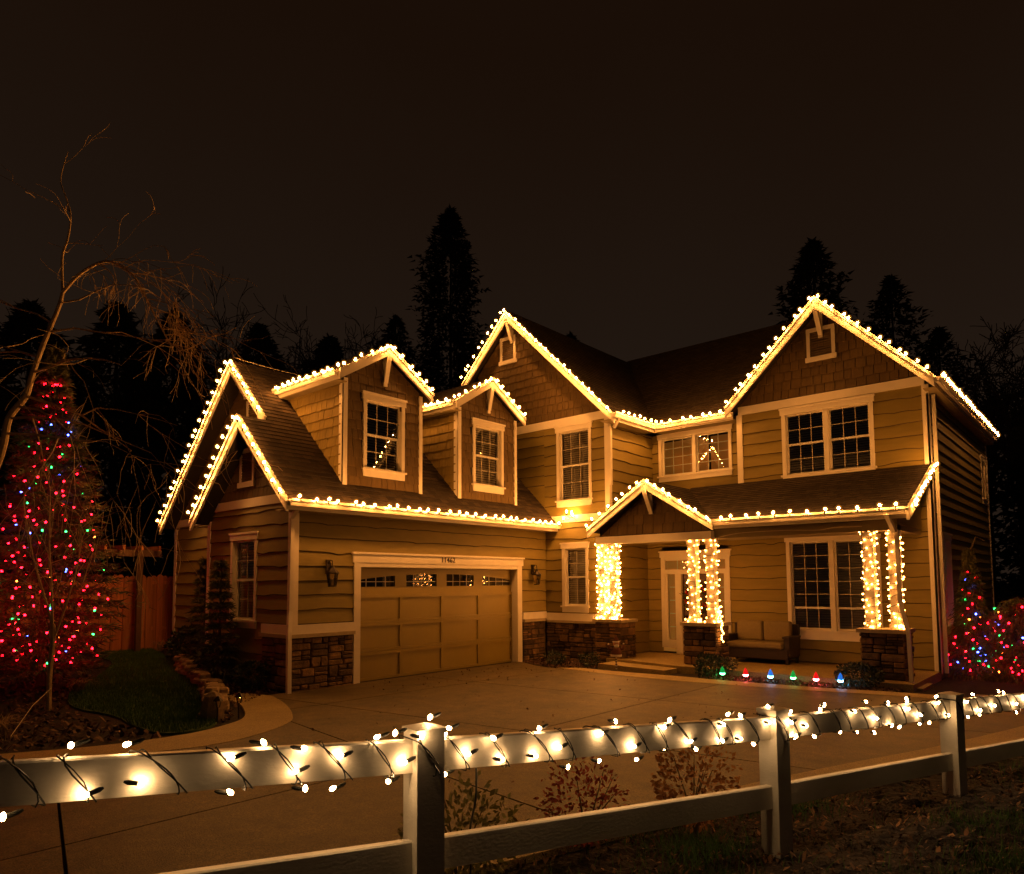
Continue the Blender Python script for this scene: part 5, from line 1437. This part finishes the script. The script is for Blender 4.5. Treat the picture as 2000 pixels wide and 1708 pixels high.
for pts in ([(-1.45, -3.54, 1.37), (-1.58, -3.65, 1.9), (-1.72, -3.78, 2.49), (-1.85, -3.89, 3.26)], [(-1.45, -3.54, 1.39), (-1.49, -3.57, 2.07), (-1.53, -3.61, 2.75), (-1.55, -3.62, 3.61)], [(-1.43, -3.52, 1.14), (-1.28, -3.4, 1.73), (-1.17, -3.3, 2.32), (-1.12, -3.25, 2.83)]):
    c = smooth_curve(pts, 4); m.tube(c, [.022 - .017 * i / len(c) for i in range(len(c))], 5)
    for k in range(5):
        q = c[random.randint(3, len(c) - 1)]; twigs(m, q, (random.gauss(0, .5), random.gauss(0, .5), 1), random.uniform(.4, .9), .006, 1, .4)
m.build('branches', 'palebark', root)
w = MB(); w.tube([(-1.45, -3.52, .35), (-.6, -4.0, .22), (.73, -4.6, .02)], .006, 4); tag(w.build('guy_wire', 'whitewire'), 'thin pale guy wire from the sapling to the ground', 'wire')

root = thing('birch_tree', 'tall bare birch arching in from the left edge with drooping twigs', 'tree')
tr = smooth_curve([(-2.1, -5.15, -.05), (-1.95, -4.95, 1.5), (-1.67, -4.67, 2.87), (-1.35, -4.38, 4.09), (-1.26, -4.31, 4.68), (-1.08, -4.14, 5.04), (-1.0, -4.08, 5.42), (-.87, -3.97, 5.94), (-.73, -3.84, 6.47), (-.68, -3.8, 6.73)], 4)
m = MB(); m.tube(tr, [.07 - .043 * i / len(tr) for i in range(len(tr))], 8); m.build('trunk', 'palebark', root)
m = MB()
arc = smooth_curve([(-.68, -3.8, 6.73), (-.51, -3.65, 7.0), (-.33, -3.49, 7.17), (-.17, -3.35, 7.24), (0, -3.2, 7.16), (.18, -3.04, 6.97), (.38, -2.87, 6.49), (.53, -2.74, 6.12), (.68, -2.6, 5.75)], 4)
m.tube(arc, [.028 - .02 * i / len(arc) for i in range(len(arc))], 6)
up = smooth_curve([(-.69, -3.8, 6.75), (-.71, -3.82, 7.32), (-.65, -3.77, 7.62), (-.62, -3.75, 8.0), (-.69, -3.81, 8.33), (-.77, -3.87, 8.63), (-.7, -3.8, 9.1)], 4)
m.tube(up, [.022 - .018 * i / len(up) for i in range(len(up))], 5)
for i in range(6, len(arc)):
    for k in range(1): twigs(m, arc[i], (.75 + random.gauss(0, .3), .65 + random.gauss(0, .5), random.gauss(.05, .35)), random.uniform(.5, 1.15), .007, 2, .5, .14)
for k in range(5): twigs(m, up[random.randint(5, len(up) - 1)], (random.gauss(0, .8), random.gauss(0, .8), .5), random.uniform(.5, 1.1), .007, 1, .5, .02)
for (i, d, L, r, dp, dr) in ((16, (.8, .7, .1), 2.2, .022, 3, .10), (20, (.8, .6, -.1), 2.4, .024, 3, .12), (24, (.85, .6, .45), 1.9, .02, 3, .10), (26, (-.7, -.5, .4), 2.0, .02, 2, .0), (29, (.8, .7, .1), 2.0, .018, 3, .08), (13, (-.6, -.4, .7), 2.4, .02, 3, .02), (30, (-.8, -.6, .7), 1.6, .016, 2, .02), (33, (.7, .6, .05), 1.7, .016, 3, .05), (14, (.85, .75, -.15), 2.3, .022, 3, .16), (18, (.9, .65, -.05), 2.3, .02, 3, .15)):
    twigs(m, tr[i], d, L, r, dp, .5, dr)
m.build('branches', 'palebark', root)

# ---- far trees
def far_conifer(label, x, y, Hh, R, n, leaf, profs=.75, cat='conifer tree'):
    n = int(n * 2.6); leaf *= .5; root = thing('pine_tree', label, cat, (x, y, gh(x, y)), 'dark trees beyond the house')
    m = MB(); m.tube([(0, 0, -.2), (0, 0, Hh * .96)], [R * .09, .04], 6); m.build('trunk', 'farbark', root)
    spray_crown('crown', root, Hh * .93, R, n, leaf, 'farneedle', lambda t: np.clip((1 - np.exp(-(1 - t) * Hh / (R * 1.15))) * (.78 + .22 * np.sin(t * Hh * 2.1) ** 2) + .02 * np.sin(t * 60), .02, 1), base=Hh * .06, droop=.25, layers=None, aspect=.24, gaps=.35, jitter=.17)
far_conifer('tallest dark spire conifer behind the dormers', -22.8, 26.0, 28.2, 2.35, 9000, .8, .7)
far_conifer('dark ragged conifer behind the large front gable peak', -1.7, 36.6, 23.2, 3.0, 5200, .9, .45)
far_conifer('dark conifer right of the large front gable peak', 1.4, 41.9, 21.8, 2.6, 4200, .8, .6)
far_conifer('lower dark conifer beyond the side eave', 3.6, 43.7, 18.3, 2.6, 3500, .8, .6)
far_conifer('dark conifer left of the tall spire, behind the first dormer', -27.3, 24.8, 21.2, 2.6, 3500, .8, .55)
far_conifer('broad dark conifer between bare trees on the left skyline', -34.7, 18.3, 20.6, 4.0, 4500, 1.0, .4)
far_conifer('low dark conifer behind the garage ridge', -30.8, 21.6, 19.6, 4.2, 4500, 1.0, .4)
far_conifer('dark conifer behind the garage end gable peak', -33.2, 11.6, 19.2, 4.2, 4500, 1.0, .45)
far_conifer('dark conifer rising behind the board fence', -30.8, 7.4, 17.8, 3.8, 4500, 1.0, .45)
far_conifer('dark conifer far left behind the lit conifer', -33.7, 3.9, 17.6, 3.8, 4500, 1.0, .45)
far_conifer('dark conifer at the left edge behind the birch', -30.9, -.5, 16.6, 4.2, 4500, 1.0, .45)
far_conifer('dark conifer showing over the roof valley', -17.7, 33.2, 19.8, 2.8, 3500, .8, .55)
far_conifer('dark conifer at the right edge beyond the lit shrub', 9.6, 27.0, 9.0, 2.6, 3500, .7, .5)
def bare_tree(label, x, y, Hh, r, seed, dp=5):
    Hh *= .95; root = thing('bare_tree', label, 'tree', (x, y, gh(x, y)), 'dark trees beyond the house'); random.seed(seed)
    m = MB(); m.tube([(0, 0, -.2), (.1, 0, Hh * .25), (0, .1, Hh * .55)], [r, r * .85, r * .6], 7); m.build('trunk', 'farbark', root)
    m = MB()
    for k in range(24):
        z = Hh * random.uniform(.34, .60); a = random.uniform(0, 6.283); twigs(m, (0, .05, z), (math.cos(a) * .55, math.sin(a) * .55, .9), Hh * random.uniform(.15, .24), r * .4, dp - 1, .55, -.02, .018)
    m.build('crown', 'farbark', root)
bare_tree('bare round headed tree on the skyline above the garage end gable', -28.8, 12.8, 20.1, .34, 3)
bare_tree('bare spreading tree on the skyline above the first dormer gutter', -28.1, 17.3, 20.2, .3, 4)
bare_tree('bare twiggy tree on the skyline left of the tall spire', -25.9, 20.6, 22.0, .34, 5)
bare_tree('bare wide tree behind the wider garage end gable', -30.5, 9.6, 19.5, .34, 13)
bare_tree('bare dense tree on the skyline between garage gable and first dormer', -28.9, 15.0, 17.6, .3, 14)
bare_tree('bare dense tree on the skyline over the first dormer peak', -27.2, 19.2, 19.8, .3, 15)
bare_tree('bare dense tree hugging the left side of the tall spire', -24.6, 22.6, 19.6, .3, 16)
bare_tree('bare wide tree behind the birch arch', -32.5, 6.8, 19.0, .34, 17)
bare_tree('bare dark tree beyond the end of the side eave', 8.6, 30.0, 15.0, .25, 6)
bare_tree('bare dark tree near the right edge farther back', 6.6, 35.8, 17.0, .28, 7)

print('objects', len(bpy.data.objects), 'stones', NST[0], 'shingles', len(SH))
